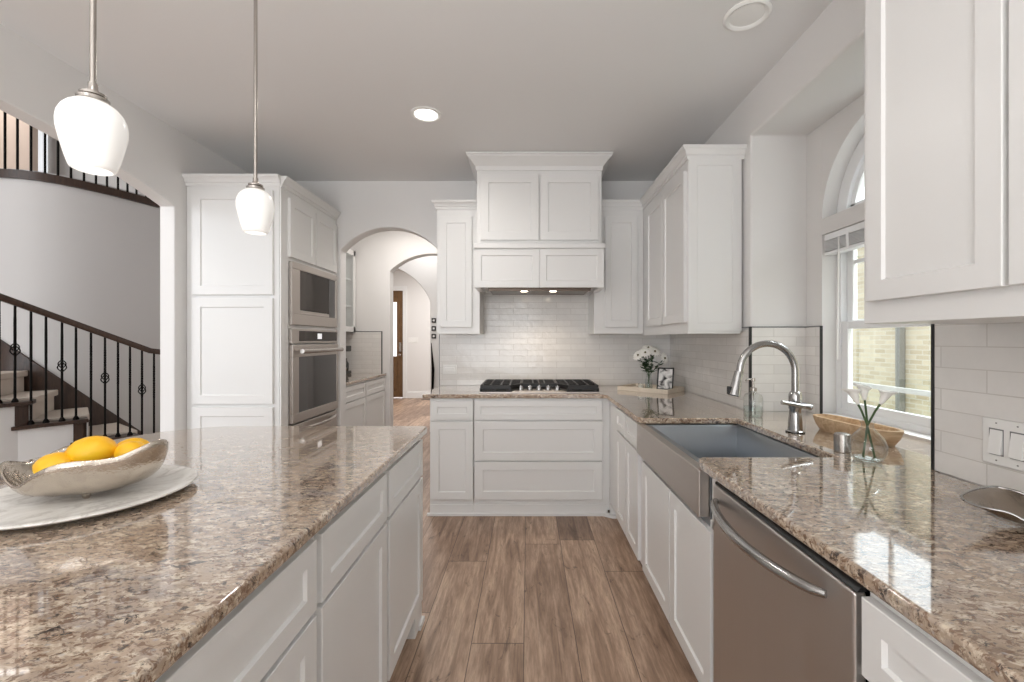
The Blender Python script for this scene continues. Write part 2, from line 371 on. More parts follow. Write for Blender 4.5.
# left wall with the wide arch to the stair hall
ly0, ly1, lsp, ltop = 0.45, 2.95, 2.215, 2.41
lc = (ly0+ly1)/2
larc = seg_arc(ly0, ly1, lsp, ltop, 30)
out = [(-4.2, 0), (ly0, 0)] + larc[::-1] + [(ly1, 0), (5.45, 0), (5.45, H+0.06), (-4.2, H+0.06)]
struct('wall_left', B().prism([(XL, y, z) for y, z in out], (-0.1, 0, 0)), 'wall_paint', 0.008)
struct('wall_rear', B().box(XL-0.1, -2.0, -4.3, -4.2, 0, H+0.06).box(0.2, 1.76, -4.3, -4.2, 0, H+0.06).box(-2.0, 0.2, -4.3, -4.2, 2.2, H+0.06), 'wall_paint')
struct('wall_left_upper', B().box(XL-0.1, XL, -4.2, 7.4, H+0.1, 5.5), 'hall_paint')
# passage end wall with second arch, inner arch, foyer
e0, e1 = -1.697, -0.66
ec = (e0+e1)/2
earc = seg_arc(e0, e1, 2.17, 2.38, 22)
out = [(XL, 0), (e0, 0)] + earc[::-1] + [(e1, 0), (-0.3, 0), (-0.3, H), (XL, H)]
struct('wall_passage_end', B().prism([(x, 5.41, z) for x, z in out], (0, 0.14, 0)), 'wall_paint', 0.008)
f0, f1 = -3.0, -1.40
fc = (f0+f1)/2
farc = seg_arc(f0, f1, 1.88, 2.41, 22)
out = [(-5.2, 0), (f0, 0)] + farc[::-1] + [(f1, 0), (-0.3, 0), (-0.3, 3.0), (-5.2, 3.0)]
struct('wall_foyer_arch', B().prism([(x, 6.3, z) for x, z in out], (0, 0.32, 0)), 'wall_paint', 0.008)
struct('wall_passage_right', B().box(-0.3, -0.2, YB+0.13, 10.3, 0, 3.0), 'wall_paint')
struct('wall_foyer_left', B().box(-5.3, -5.2, 5.45, 10.3, 0, 3.0), 'wall_paint')
b = B().box(-5.2, -3.80, 10, 10.12, 0, 3.0).box(-2.84, -0.2, 10, 10.12, 0, 3.0).box(-3.80, -2.84, 10, 10.12, 2.44, 3.0)
struct('wall_foyer_front', b, 'wall_paint')
struct('trim_1', B().box(-2.84, -2.75, 9.975, 10.0, 0, 2.53).box(-3.89, -3.80, 9.975, 10.0, 0, 2.53).box(-3.89, -2.75, 9.97, 10.0, 2.44, 2.54), 'trim_paint', 0.004)
struct('baseboard_foyer', B().box(-2.75, -0.3, 9.98, 10.0, 0, 0.14).box(f1, -0.3, 6.28, 6.3, 0, 0.13).box(e0-0.06, e0, 5.395, 5.41, 0, 0.13), 'trim_paint', 0.004)
# front door
d1 = struct('door_1', B().shaker('-Y', -3.80, -2.84, 0.02, 2.44, 10.06, 0.045, 0.13, 0.012), 'door_wood')
finish('door_glass', B().box(-3.60, -2.985, 10.004, 10.010, 0.95, 2.18), 'bright_window', d1)
finish('door_panel', B().shaker('-Y', -3.62, -2.98, 0.22, 0.80, 10.02, 0.02, 0.07, 0.01), 'door_wood', d1)
finish('door_lock_plate', B().box(-2.93, -2.875, 9.985, 10.014, 1.06, 1.26).lathe([(0.02, 0), (0.032, -0.03), (0.03, -0.06), (0.01, -0.07)], (-2.90, 9.99, 0.98), 14, 'y'), 'brushed_nickel', d1)
# stair hall shell
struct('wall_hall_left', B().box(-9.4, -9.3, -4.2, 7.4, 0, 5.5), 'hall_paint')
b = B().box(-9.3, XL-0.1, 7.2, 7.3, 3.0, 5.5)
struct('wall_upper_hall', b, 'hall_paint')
struct('wall_upper_landing', B().box(-9.3, -7.46, 6.6, 6.7, 3.0, 5.5), 'beige_paint')
struct('window_3', B().box(-8.08, -7.86, 7.15, 7.2, 3.1, 5.0), 'bright_window')
struct('baseboard_left', B().box(XL, XL+0.015, ly1, 3.04, 0, 0.13).box(XL, XL+0.015, -4.2, ly0, 0, 0.13), 'trim_paint', 0.003)
# glazed tile splashbacks and their edge trims
struct('wall_back_tile', B().box(-0.785, XR, YB-0.010, YB, CT, 1.74), 'tile_back')
struct('wall_right_tile', B().box(XR-0.010, XR, NY1, YB-0.01, CT, 1.372), 'tile_side')
struct('wall_bay_tile', B().box(XR, NX, NY1-0.010, NY1, CT, 1.392).m(1).box(NX-0.010, NX, WY1, NY1-0.01, CT, 1.392), ['tile_back', 'tile_side'])
struct('wall_right_near_tile', B().box(XR-0.010, XR, -1.2, NY0, CT, 1.40), 'tile_near')
struct('trim_2', B().box(XR-0.0125, XR+0.001, NY1-0.013, NY1-0.002, CT, 1.397), 'black_trim')
struct('trim_3', B().box(NX-0.0125, NX+0.002, WY1-0.004, WY1, CT, 1.397), 'black_trim')
struct('trim_4', B().box(XR-0.0125, XR+0.002, NY0-0.001, NY0+0.009, CT, 1.40), 'black_trim')
struct('trim_5', B().box(XR, NX, NY1-0.012, NY1, 1.391, 1.397).box(NX-0.012, NX, WY1, NY1, 1.391, 1.397).box(XR-0.012, XR, NY1, 2.60, 1.391, 1.397), 'grey_trim')
struct('trim_6', B().box(-0.791, -0.785, YB-0.012, YB, CT, 1.37), 'grey_trim')
struct('wall_passage_tile', B().box(XL, -1.80, 5.40, 5.41, CT, 1.42), 'tile_back')
struct('trim_7', B().box(-1.80, -1.79, 5.398, 5.41, CT, 1.427).box(XL, -1.79, 5.398, 5.41, 1.42, 1.427), 'black_trim')

# windows in the bay
FX0, FX1 = 1.672, 1.735
w1 = struct('window_1', B().box(FX0, FX1, WY0, WY0+0.035, WZ0, WZ1).box(FX0, FX1, WY1-0.035, WY1, WZ0, WZ1).box(FX0, FX1, WY0+0.035, WY1-0.035, WZ0, WZ0+0.03).box(FX0, FX1, WY0+0.035, WY1-0.035, WZ1-0.03, WZ1), 'white_vinyl')
def sash(x0, x1, z0, z1, name, muntin):
    y0, y1 = WY0+0.035, WY1-0.035; f = 0.042
    b = B().box(x0, x1, y0, y0+f, z0, z1).box(x0, x1, y1-f, y1, z0, z1).box(x0, x1, y0+f, y1-f, z0, z0+f).box(x0, x1, y0+f, y1-f, z1-f, z1)
    o = struct(name, b, 'white_vinyl', 0.004, w1)
    if muntin:
        xm = (x0+x1)/2
        b = B().box(xm-0.008, xm+0.008, y0+f, y1-f, 1.72, 1.74)
        for k in (1, 2): yy = y0+(y1-y0)*k/3; b.box(xm-0.008, xm+0.008, yy-0.009, yy+0.009, z0+f, z1-f)
        struct('window_muntin', b, 'white_vinyl', 0.002, o)
    struct('window_pane', B().box((x0+x1)/2-0.002, (x0+x1)/2+0.002, y0+f-0.004, y1-f+0.004, z0+f-0.004, z1-f+0.004), 'window_glass', 0, o)
sash(1.676, 1.702, WZ0+0.028, 1.42, 'window_lower_sash', False)
sash(1.704, 1.730, 1.385, WZ1-0.028, 'window_upper_sash', True)
def ringarc(b, x0, x1, r0, r1, n=28):
    o = arc_pts((yc, AZ), r1, r1, 0, PI, n); i = arc_pts((yc, AZ), r0, r0, 0, PI, n)
    return b.prism([(x0, y, z) for y, z in o + i[::-1]], (x1-x0, 0, 0))
w2 = struct('window_2', ringarc(B(), FX0, FX1, ar-0.075, ar).box(FX0, FX1, WY0, WY1, AZ, AZ+0.035), 'white_vinyl', 0.004)
struct('window_inner_rim', ringarc(B(), FX0+0.02, FX1-0.01, ar-0.105, ar-0.07).box(FX0+0.02, FX1-0.01, WY0+0.07, WY1-0.07, AZ+0.03, AZ+0.055), 'white_vinyl', 0.003, w2)
b = B()
for a in (PI/3, 2*PI/3):
    c, s_ = math.cos(a), math.sin(a); r1 = ar-0.1
    b.prism([(1.70, yc+c*0.15-s_*0.009, AZ+s_*0.15+c*0.009), (1.70, yc+c*r1-s_*0.009, AZ+s_*r1+c*0.009), (1.70, yc+c*r1+s_*0.009, AZ+s_*r1-c*0.009), (1.70, yc+c*0.15+s_*0.009, AZ+s_*0.15-c*0.009)], (0.014, 0, 0))
ringarc(b, 1.70, 1.714, 0.145, 0.163, 16); ringarc(b, 1.70, 1.714, 0.24, 0.256, 20)
struct('window_muntin', b, 'white_vinyl', 0, w2)
pane = arc_pts((yc, AZ+0.04), ar-0.1, ar-0.14, 0, PI, 24)
struct('window_pane', B().prism([(1.705, y, z) for y, z in pane], (0.004, 0, 0)), 'window_glass', 0, w2)
# raised blind at the head of the lower window
bl = root('window_blind', 'white slatted window blind pulled up to the top of the sink window', 'blind', (1.63, yc, 1.84))
finish('headrail', B().box(1.600, 1.650, WY0+0.008, WY1-0.008, 1.852, 1.887), 'white_vinyl', bl, 0.004)
for k in range(7):
    finish('slat', B().box(1.598, 1.648, WY0+0.012, WY1-0.012, 1.796+k*0.0075, 1.7995+k*0.0075), 'white_vinyl', bl)
finish('bottom_rail', B().box(1.598, 1.648, WY0+0.012, WY1-0.012, 1.775, 1.791), 'white_vinyl', bl, 0.003)
finish('tilt_wand', B().tube([(1.597, 2.26, 1.85), (1.593, 2.262, 1.6), (1.592, 2.264, 1.22)], 0.004, 8), 'white_plastic', bl)
finish('ladder_cord', B().box(1.5965, 1.598, 2.19, 2.21, 1.78, 1.86), 'white_vinyl', bl)

# outside the window
struct('ground', B().box(1.77, 16, -6, 18, 0.02, 0.10), 'lawn')
struct('patio', B().box(1.77, 4.2, -6, 18, 0.05, 0.13), 'concrete')
bld = root('brick_house', 'cream brick neighbouring house wall seen through the sink window', 'building', (6, 3, 0.1))
finish('wall', B().box(5.2, 5.5, -6, 7.4, 0.08, 3.2), 'cream_brick', bld)
finish('roof_eave', B().prism([(5.0, -6, 3.16), (8.0, -6, 4.2), (8.0, -6, 4.3), (5.0, -6, 3.28)], (0, 13.7, 0)), 'gutter_grey', bld)
thing('downspout', B().box(5.11, 5.19, 6.05, 6.13, 0.09, 3.14).box(5.0, 5.19, 6.05, 6.13, 0.09, 0.17), 'gutter_grey', 'grey downspout standing against the cream brick wall outside the window', 'downspout', bevel=0.01)
fen = root('patio_railing', 'low white metal railing across the lawn outside the sink window', 'railing', (3.2, 3, 0.12))
finish('rail', B().box(3.18, 3.23, -1, 9, 0.87, 0.91), 'railing_metal', fen)
for k, y in enumerate((-0.9, 1.6, 5.6, 8.9)): finish('post', B().box(3.18, 3.23, y, y+0.05, 0.12, 0.88), 'railing_metal', fen)
def tree(x, y, h, r, label):
    t = root('garden_tree', label, 'tree', (x, y, 0.09))
    finish('trunk', B().tube([(x, y, 0.08), (x+0.05, y, h*0.4), (x-0.02, y+0.05, h*0.8)], [0.06, 0.05, 0.03], 8), 'bark', t)
    b = B()
    for k in range(420):
        a, c = random.uniform(0, 2*PI), random.uniform(-1, 1); q = r*random.uniform(0.55, 1)**0.6
        p = Vector((x+q*math.sqrt(1-c*c)*math.cos(a), y+q*math.sqrt(1-c*c)*math.sin(a), h*0.72+q*c*1.25))
        u = Vector((random.uniform(-1, 1), random.uniform(-1, 1), random.uniform(-1, 1))).normalized(); v = u.orthogonal().normalized(); l = random.uniform(0.07, 0.14)
        b.face([b.bm.verts.new(p-u*l), b.bm.verts.new(p+v*l*0.45), b.bm.verts.new(p+u*l), b.bm.verts.new(p-v*l*0.45)])
    finish('foliage', b, 'foliage', t)
tree(3.95, 6.30, 4.0, 0.65, 'slender green leafy tree outside the sink window before the brick house')

# ------------------------------------------------------------------ cabinets
def crown_prof(zt, h=0.072, pr=0.040):
    return [(0, zt-h), (0.008, zt-h), (0.010, zt-h*0.72), (0.018, zt-h*0.66), (pr*0.55, zt-h*0.42), (pr*0.92, zt-h*0.24), (pr*0.92, zt-h*0.14), (pr, zt-h*0.12), (pr, zt), (0, zt)]
CAB = 'cabinet_paint'
TK = 0.105
# back base run
BF = 3.311
c = root('base_cabinet', 'narrow white base cabinet with one drawer over one door left of the cooktop', 'cabinet', (-0.55, 3.6, 0))
finish('body', B().box(-0.737, -0.41, BF, YB-0.003, 0.04, 0.882), CAB, c, 0.002)
finish('drawer_front', B().shaker('-Y', -0.725, -0.412, 0.722, 0.864, BF, 0.02, 0.045), CAB, c)
finish('door', B().shaker('-Y', -0.725, -0.412, 0.125, 0.708, BF), CAB, c)
finish('base_moulding', B().box(-0.737, -0.41, BF-0.006, BF, 0.0, 0.085).box(-0.757, -0.41, BF-0.018, BF, 0.0, 0.022), CAB, c, 0.004)
c = root('drawer_cabinet', 'wide white three drawer base cabinet below the cooktop', 'cabinet', (0.08, 3.6, 0))
finish('body', B().box(-0.408, 0.6145, BF, YB-0.003, 0.04, 0.882), CAB, c, 0.002)
for z0, z1, st in ((0.722, 0.864, 0.042), (0.418, 0.712, 0.06), (0.125, 0.408, 0.06)):
    finish('drawer_front', B().shaker('-Y', -0.398, 0.556, z0, z1, BF, 0.02, st), CAB, c)
finish('base_moulding', B().box(-0.41, 0.60, BF-0.006, BF, 0.0, 0.085).box(-0.41, 0.50, BF-0.018, BF, 0.0, 0.022).prism([(0.50, BF, 0), (0.50, BF-0.018, 0), (0.56, BF-0.018, 0), (0.625, BF-0.065, 0), (0.66, BF-0.065, 0), (0.66, BF, 0)], (0, 0, 0.022)), CAB, c, 0.003)
# right base run
RF = 0.615
c = root('base_cabinet', 'white base cabinet with two drawers over two doors between corner and sink', 'cabinet', (0.9, 2.85, 0))
finish('body', B().box(RF, 1.26, 2.365, BF-0.0, TK, 0.882), CAB, c, 0.002)
for y0, y1 in ((2.70, 2.98), (2.385, 2.685)):
    finish('drawer_front', B().shaker('-X', y0, y1, 0.722, 0.864, RF, 0.02, 0.045), CAB, c)
    finish('door', B().shaker('-X', y0, y1, 0.125, 0.708, RF), CAB, c)
finish('toe_kick', B().box(0.67, 0.70, 2.365, BF, 0, TK).box(RF, 0.70, BF-0.03, BF, 0, TK), CAB, c)
c = root('sink_cabinet', 'white base cabinet with two doors below the steel apron sink', 'cabinet', (0.9, 1.9, 0))
finish('body', B().box(RF, 1.26, 1.42, 2.36, TK, 0.64).box(RF, 0.64, 1.42, 1.47, 0.60, 0.882).box(RF, 0.64, 2.342, 2.36, 0.60, 0.882).box(RF, 0.632, 1.42, 2.36, 0.6, 0.715), CAB, c, 0.002)
for y0, y1 in ((1.855, 2.29), (1.435, 1.848)):
    finish('door', B().shaker('-X', y0, y1, 0.125, 0.690, RF), CAB, c)
finish('toe_kick', B().box(0.68, 0.70, 1.42, 2.36, 0, TK), CAB, c)
c = root('base_cabinet', 'white base cabinet with drawer and door on the near side of the dishwasher', 'cabinet', (0.9, 0.3, 0))
finish('body', B().box(RF, 1.26, -0.6, 0.792, TK, 0.882), CAB, c, 0.002)
for y0, y1 in ((0.18, 0.786), (-0.42, 0.165)):
    finish('drawer_front', B().shaker('-X', y0, y1, 0.722, 0.862, RF, 0.02, 0.045), CAB, c)
    finish('door', B().shaker('-X', y0, y1, 0.125, 0.708, RF), CAB, c)
finish('toe_kick', B().box(0.68, 0.70, -0.6, 0.786, 0, TK), CAB, c)
# island cabinets, right-hand face toward the aisle
IF = -0.505
units = ((1.530, 2.04, 'white island cabinet with drawer and door at the far end of the island'),
         (1.026, 1.528, 'white island cabinet with drawer and door between its two neighbours on the aisle'),
         (0.40, 1.024, 'white island cabinet with two stacked fronts nearest on the aisle'),
         (-0.3, 0.398, None))
for y0, y1, lab in units[:3]:
    c = root('island_cabinet', lab, 'cabinet', (-0.8, (y0+y1)/2, 0), group='cabinets under the island top')
    finish('body', B().box(-1.05, IF, y0, y1, TK, 0.882), CAB, c, 0.002)
    finish('drawer_front', B().shaker('+X', y0+0.012, y1-0.012, 0.700, 0.862, IF, 0.02, 0.045), CAB, c)
    finish('door', B().shaker('+X', y0+0.012, y1-0.012, 0.125, 0.688, IF, 0.02, 0.055), CAB, c)
    finish('toe_kick', B().box(-0.60, -0.58, y0, y1, 0, TK), CAB, c)
    if y1 > 2:
        finish('end_panel', B().box(-1.05, IF-0.002, y1, y1+0.012, 0.0, 0.882).box(-0.66, IF+0.008, y1-0.10, y1+0.018, 0, 0.10).box(-0.66, IF+0.02, y1-0.045, y1+0.03, 0, 0.025), CAB, c, 0.003)
ib = root('island_back_cabinet', 'white panelled back section of the island under the granite overhang', 'island', (-1.3, 0.9, 0))
finish('body', B().box(-1.45, -1.052, -0.2, 2.0, 0, 0.882), CAB, ib, 0.002)
# uppers on the back wall
UF, UB, UT = 3.60, 1.37, 2.458
c = root('upper_cabinet', 'narrow white wall cabinet to the left of the range hood beside the arch', 'cabinet', (-0.56, 3.76, UB))
finish('body', B().box(-0.745, -0.395, UF, YB-0.011, UB, UT-0.03), CAB, c, 0.002)
finish('door', B().shaker('-Y', -0.715, -0.457, 1.425, 2.325, UF, 0.02, 0.05), CAB, c)
finish('crown', B().sweep([(-0.745, YB-0.003), (-0.745, UF), (-0.394, UF)], [(o, z) for o, z in crown_prof(UT)]), CAB, c)
c = root('upper_cabinet', 'white wall cabinet to the right of the range hood in the corner', 'cabinet', (0.7, 3.76, UB))
finish('body', B().box(0.568, 0.943, UF, YB-0.011, UB, UT-0.03).box(0.54, 0.57, UF, YB-0.011, UB, 1.71), CAB, c, 0.002)
finish('door', B().shaker('-Y', 0.628, 0.893, 1.425, 2.325, UF, 0.02, 0.05), CAB, c)
finish('crown', B().sweep([(0.57, UF), (0.945, UF)], crown_prof(UT)), CAB, c)
UX = 0.945
c = root('upper_cabinet', 'white two door wall cabinet on the right wall before the window bay', 'cabinet', (1.1, 3.1, UB))
finish('body', B().box(UX, XR-0.011, 2.60, YB-0.011, UB, UT-0.03), CAB, c, 0.002)
for y0, y1 in ((2.618, 3.03), (3.042, 3.44)):
    finish('door', B().shaker('-X', y0, y1, 1.425, 2.325, UX, 0.02, 0.052), CAB, c)
finish('end_panel', B().shaker('-Y', UX+0.002, 1.258, UB+0.002, 2.40, 2.60, 0.006, 0.05, 0.005), CAB, c)
finish('crown', B().sweep([(UX, UF), (UX, 2.60), (XR, 2.60)], crown_prof(UT)), CAB, c)
finish('bottom_rail', B().prism([(x, y, UB-0.012) for x, y in ((UX, 2.6), (XR-0.02, 2.6), (XR-0.02, 2.62), (UX+0.02, 2.62), (UX+0.02, UF), (UX, UF))], (0, 0, 0.014)), CAB, c)
c = root('upper_cabinet', 'large white wall cabinet hanging above the double rocker switch, cut off by the photo edge', 'cabinet', (1.1, 0.5, 1.365))
finish('body', B().box(UX, XR-0.011, -0.5, 1.2376, 1.365, UT-0.03), CAB, c, 0.002)
for y0, y1 in ((0.859, 1.205), (0.50, 0.848), (0.02, 0.46)):
    finish('door', B().shaker('-X', y0, y1, 1.425, 2.325, UX, 0.02, 0.052), CAB, c)
finish('crown', B().sweep([(XR, 1.2376), (UX, 1.2376), (UX, -0.5)], [(o, z) for o, z in crown_prof(UT)]), CAB, c)
# range hood
hx0, hx1 = -0.392, 0.565
c = root('range_hood', 'tall white boxed range hood with two doors reaching the ceiling', 'range hood', (0.087, 3.6, 1.715))
finish('upper_box', B().box(hx0, hx1, 3.38, YB, 2.05, 2.735), CAB, c, 0.002)
for x0, x1 in ((-0.362, 0.083), (0.093, 0.538)): finish('door', B().shaker('-Y', x0, x1, 2.085, 2.585, 3.38, 0.02, 0.06), CAB, c)
finish('crown', B().sweep([(hx0, YB), (hx0, 3.38), (hx1, 3.38), (hx1, YB)], crown_prof(2.736, 0.115, 0.075)), CAB, c)
finish('ledge', B().box(hx0-0.022, hx1+0.022, 3.315, YB, 2.012, 2.05), CAB, c, 0.006)
finish('lower_box', B().box(-0.405, 0.575, 3.345, YB-0.02, 1.735, 2.012), CAB, c, 0.002)
for x0, x1 in ((-0.405, 0.086), (0.088, 0.575)): finish('lower_panel', B().shaker('-Y', x0, x1, 1.718, 2.012, 3.345, 0.015, 0.05, 0.007), CAB, c)
finish('insert', B().box(-0.31, 0.49, 3.42, 3.86, 1.715, 1.7352).box(-0.31, 0.49, 3.44, 3.46, 1.705, 1.72), 'hood_steel', c, 0.003)
for x in (-0.405, 0.53): finish('skirt', B().box(x, x+0.045, 3.346, 3.60, 1.712, 1.7345), CAB, c, 0.003)
for x in (-0.03, 0.20): finish('lamp', B().lathe([(0.026, 0), (0.026, 0.012)], (x, 3.50, 1.705), 18), 'hood_lens', c)

# tall pantry and oven cabinet
PF, PX0, PX1 = 3.05, -2.34, -1.712
c = root('pantry_cabinet', 'tall white pantry cabinet with stacked doors beside the stair hall arch', 'cabinet', (-2.03, 3.4, 0))
finish('body', B().box(PX0, PX1-0.012, PF, YB-0.003, TK, 2.41), CAB, c, 0.002)
for z0, z1 in ((1.632, 2.352), (0.878, 1.608), (0.125, 0.855)):
    finish('door', B().shaker('-Y', -2.318, -1.760, z0, z1, PF, 0.02, 0.06), CAB, c)
finish('filler', B().box(XL+0.002, PX0, PF+0.004, PF+0.03, 0, 2.41), CAB, c)
finish('crown', B().sweep([(XL+0.002, PF), (PX1-0.001, PF)], crown_prof(UT)), CAB, c)
finish('toe_kick', B().box(PX0, PX1-0.01, PF+0.06, PF+0.08, 0, TK), CAB, c)
c = root('oven_cabinet', 'tall white cabinet holding the microwave and wall oven', 'cabinet', (-1.75, 3.5, 0))
finish('body', B().box(PX1-0.01, PX1, PF, 3.145, 0, 2.41).box(PX1-0.01, PX1, 3.90, YB-0.003, 0, 2.41).box(PX1-0.01, PX1, 3.145, 3.90, 1.885, 2.41).box(PX1-0.01, PX1, 3.145, 3.90, 1.402, 1.428).box(PX1-0.01, PX1, 3.145, 3.90, 0, 0.2), CAB, c, 0.001)
for y0, y1 in ((3.135, 3.51), (3.52, 3.905)): finish('door', B().shaker('+X', y0, y1, 1.915, 2.335, PX1, 0.02, 0.055), CAB, c)
finish('crown', B().sweep([(PX1, PF), (PX1, YB-0.003)], crown_prof(UT)), CAB, c)
OX = PX1
c = root('microwave', 'stainless built-in microwave with dark window above the wall oven', 'microwave', (OX, 3.52, 1.43))
finish('trim_frame', B().box(OX, OX+0.022, 3.15, 3.90, 1.43, 1.51).box(OX, OX+0.022, 3.15, 3.90, 1.838, 1.888).box(OX, OX+0.022, 3.15, 3.265, 1.51, 1.838).box(OX, OX+0.022, 3.865, 3.90, 1.51, 1.838), 'stainless', c, 0.003)
finish('door_glass', B().box(OX, OX+0.016, 3.265, 3.745, 1.542, 1.838), 'smoked_glass', c, 0.002)
finish('control_panel', B().box(OX, OX+0.016, 3.75, 3.865, 1.51, 1.838), 'black_glass', c, 0.002)
finish('handle_strip', B().box(OX, OX+0.020, 3.27, 3.745, 1.512, 1.538), 'stainless', c, 0.002)
c = root('wall_oven', 'stainless wall oven with bar handle and dark glass below the microwave', 'oven', (OX, 3.52, 0.75))
finish('control_panel', B().box(OX, OX+0.022, 3.15, 3.90, 1.295, 1.402), 'stainless', c, 0.003)
finish('display', B().box(OX+0.018, OX+0.0245, 3.25, 3.885, 1.312, 1.388), 'smoked_glass', c)
finish('clock', B().box(OX+0.024, OX+0.0255, 3.53, 3.60, 1.328, 1.372), 'display_white', c)
finish('door', B().box(OX, OX+0.03, 3.15, 3.90, 0.717, 0.785).box(OX, OX+0.03, 3.15, 3.90, 1.195, 1.285).box(OX, OX+0.03, 3.15, 3.235, 0.785, 1.195).box(OX, OX+0.03, 3.872, 3.90, 0.785, 1.195), 'stainless', c, 0.004)
finish('door_window', B().box(OX, OX+0.026, 3.235, 3.872, 0.785, 1.195), 'black_glass', c)
hd = finish('handle', B().tube([(OX+0.075, 3.19, 1.238), (OX+0.075, 3.87, 1.238)], 0.017, 16), 'brushed_nickel', c)
for y in (3.24, 3.82): finish('handle_post', B().tube([(OX+0.02, y, 1.238), (OX+0.075, y, 1.238)], 0.010), 'brushed_nickel', hd)
c = root('lower_oven', 'stainless lower oven with curved handle just showing behind the island', 'oven', (OX, 3.52, 0.22))
finish('door', B().box(OX, OX+0.03, 3.15, 3.88, 0.22, 0.705), 'stainless', c, 0.004)
finish('handle', B().tube([(OX+0.03+0.055*math.sin(PI*k/12), 3.19+0.65*k/12, 0.665) for k in range(13)], 0.013, 12), 'brushed_nickel', c)

# ------------------------------------------------------------------ worktops
def slab(name, pts, label, z0=CT-0.031, z1=CT):
    return thing(name, B().prism([(x, y, z0) for x, y in pts], (0, 0, z1-z0)), 'granite', label, 'countertop', bevel=0.008, seg=3)
CX = 0.583
SY0, SY1, SXB = 1.53, 2.285, 1.08
pts = [(-0.79, YB-0.011), (-0.79, 3.285), (0.53, 3.285), (0.565, 3.27), (CX-0.003, 3.24), (CX-0.008, SY1+0.04), (CX+0.02, SY1), (SXB, SY1), (SXB, SY0), (CX+0.02, SY0), (CX+0.004, SY0-0.012), (CX-0.006, SY0-0.06), (CX+0.006, 0.8), (CX+0.01, -0.6), (XR-0.011, -0.6), (XR-0.011, NY0-0.004), (NX, NY0+0.001), (NX, NY1-0.011), (XR-0.011, NY1), (XR-0.011, YB-0.011)]
slab('stone_countertop', pts, 'speckled granite worktop running along the back wall and past the sink')
r = 0.36
ix0, ix1, iy0, iy1 = -1.70, -0.472, -0.35, 2.085
cor = [(ix0+r+r*math.cos(a), iy1-r+r*math.sin(a)) for a in [PI-PI/2*k/14 for k in range(15)]]
cr2 = [(ix1-0.03+0.03*math.cos(a), iy1-0.03+0.03*math.sin(a)) for a in [PI/2-PI/2*k/5 for k in range(6)]]
slab('island_countertop', [(ix0, iy0)] + cor + cr2 + [(ix1, iy0)], 'brown speckled granite top of the kitchen island with a rounded far corner')

# sink
c = root('apron_sink', 'stainless apron front farmhouse sink set in the right worktop', 'sink', (0.83, 1.9, 0.70))
finish('apron', B().box(0.575, 0.614, 1.484, 2.33, 0.722, 0.881), 'stainless', c, 0.005, seg=3)
bx0, bx1, by0, by1, bz = 0.636, 1.085, 1.535, 2.28, 0.655
def rect(i, z): return [(bx0+i, by0+i, z), (bx1-i, by0+i, z), (bx1-i, by1-i, z), (bx0+i, by1-i, z)]
b = B()
o = [(0.614, 1.484, 0.88), (1.10, 1.484, 0.88), (1.10, 2.33, 0.88), (0.614, 2.33, 0.88)]
o2 = [(x, y, bz-0.004) for x, y, z in o]
b.rings([o2, o, rect(0, 0.88), rect(0.004, 0.875), rect(0.010, bz+0.02), rect(0.03, bz)], True, True, True)
finish('basin', b, 'sink_steel', c, 0.002)
finish('drain', B().lathe([(0.05, 0), (0.05, 0.004), (0.035, 0.005), (0.03, 0.001)], (0.88, 1.92, bz), 24), 'chrome', c)

# dishwasher
DX = 0.590
c = root('dishwasher', 'stainless dishwasher with long curved handle under the right worktop', 'dishwasher', (0.9, 1.1, 0))
finish('body', B().box(0.618, 1.22, 0.80, 1.402, 0.11, 0.872), 'black_plastic', c)
finish('door', B().box(DX, 0.615, 0.797, 1.405, 0.115, 0.862), 'stainless_dark', c, 0.006, seg=3)
finish('control_strip', B().prism([(DX+0.006, 0.797, 0.863), (DX+0.03, 0.797, 0.863), (DX+0.03, 0.797, 0.880), (DX+0.022, 0.797, 0.880)], (0, 0.608, 0)), 'black_plastic', c)
hp = []
for k in range(25):
    t = k/24; s_ = math.sin(PI*t); hp.append((DX-0.004-0.052*s_**0.6, 0.865+0.505*t, 0.820-0.010*s_))
finish('handle', B().tube(hp, [0.008+0.006*math.sin(PI*k/24)**0.4 for k in range(25)], 14), 'chrome', c)
finish('kick_plate', B().box(0.66, 0.68, 0.80, 1.402, 0, 0.11), 'black_plastic', c)

# cooktop
c = root('gas_cooktop', 'stainless gas cooktop with black grates and five knobs on the back worktop', 'cooktop', (0.087, 3.6, CT))
kx0, kx1, ky0, ky1 = -0.372, 0.546, 3.335, 3.865
finish('pan', B().box(kx0, kx1, ky0, ky1, CT, CT+0.012).prism([(-0.12, ky0+0.005, CT+0.012), (0.29, ky0+0.005, CT+0.012), (0.22, ky0+0.15, CT+0.012), (-0.05, ky0+0.15, CT+0.012)], (0, 0, 0.006)), 'stainless', c, 0.004)
gz0, gz1 = CT+0.040, CT+0.062
def grate(pts, bars):
    b = B(); n = len(pts)
    for i in range(n):
        p, q = Vector(pts[i]), Vector(pts[(i+1) % n]); d = (q-p).normalized(); nn = Vector((-d.y, d.x))*0.007
        b.prism([(p.x-nn.x, p.y-nn.y, gz0-0.012), (p.x+nn.x, p.y+nn.y, gz0-0.012), (q.x+nn.x, q.y+nn.y, gz0-0.012), (q.x-nn.x, q.y-nn.y, gz0-0.012)], (0, 0, gz1-gz0+0.012))
        b.box(p.x-0.01, p.x+0.01, p.y-0.01, p.y+0.01, CT+0.012, gz0)
    for x0, x1, y0, y1 in bars: b.box(x0, x1, y0, y1, gz0, gz1)
    return b
def hb(x0, x1, ys): return [(x0, x1, y-0.006, y+0.006) for y in ys]
def vb(y0, y1, xs): return [(x-0.006, x+0.006, y0, y1) for x in xs]
yF, yR = ky0+0.02, ky1-0.02
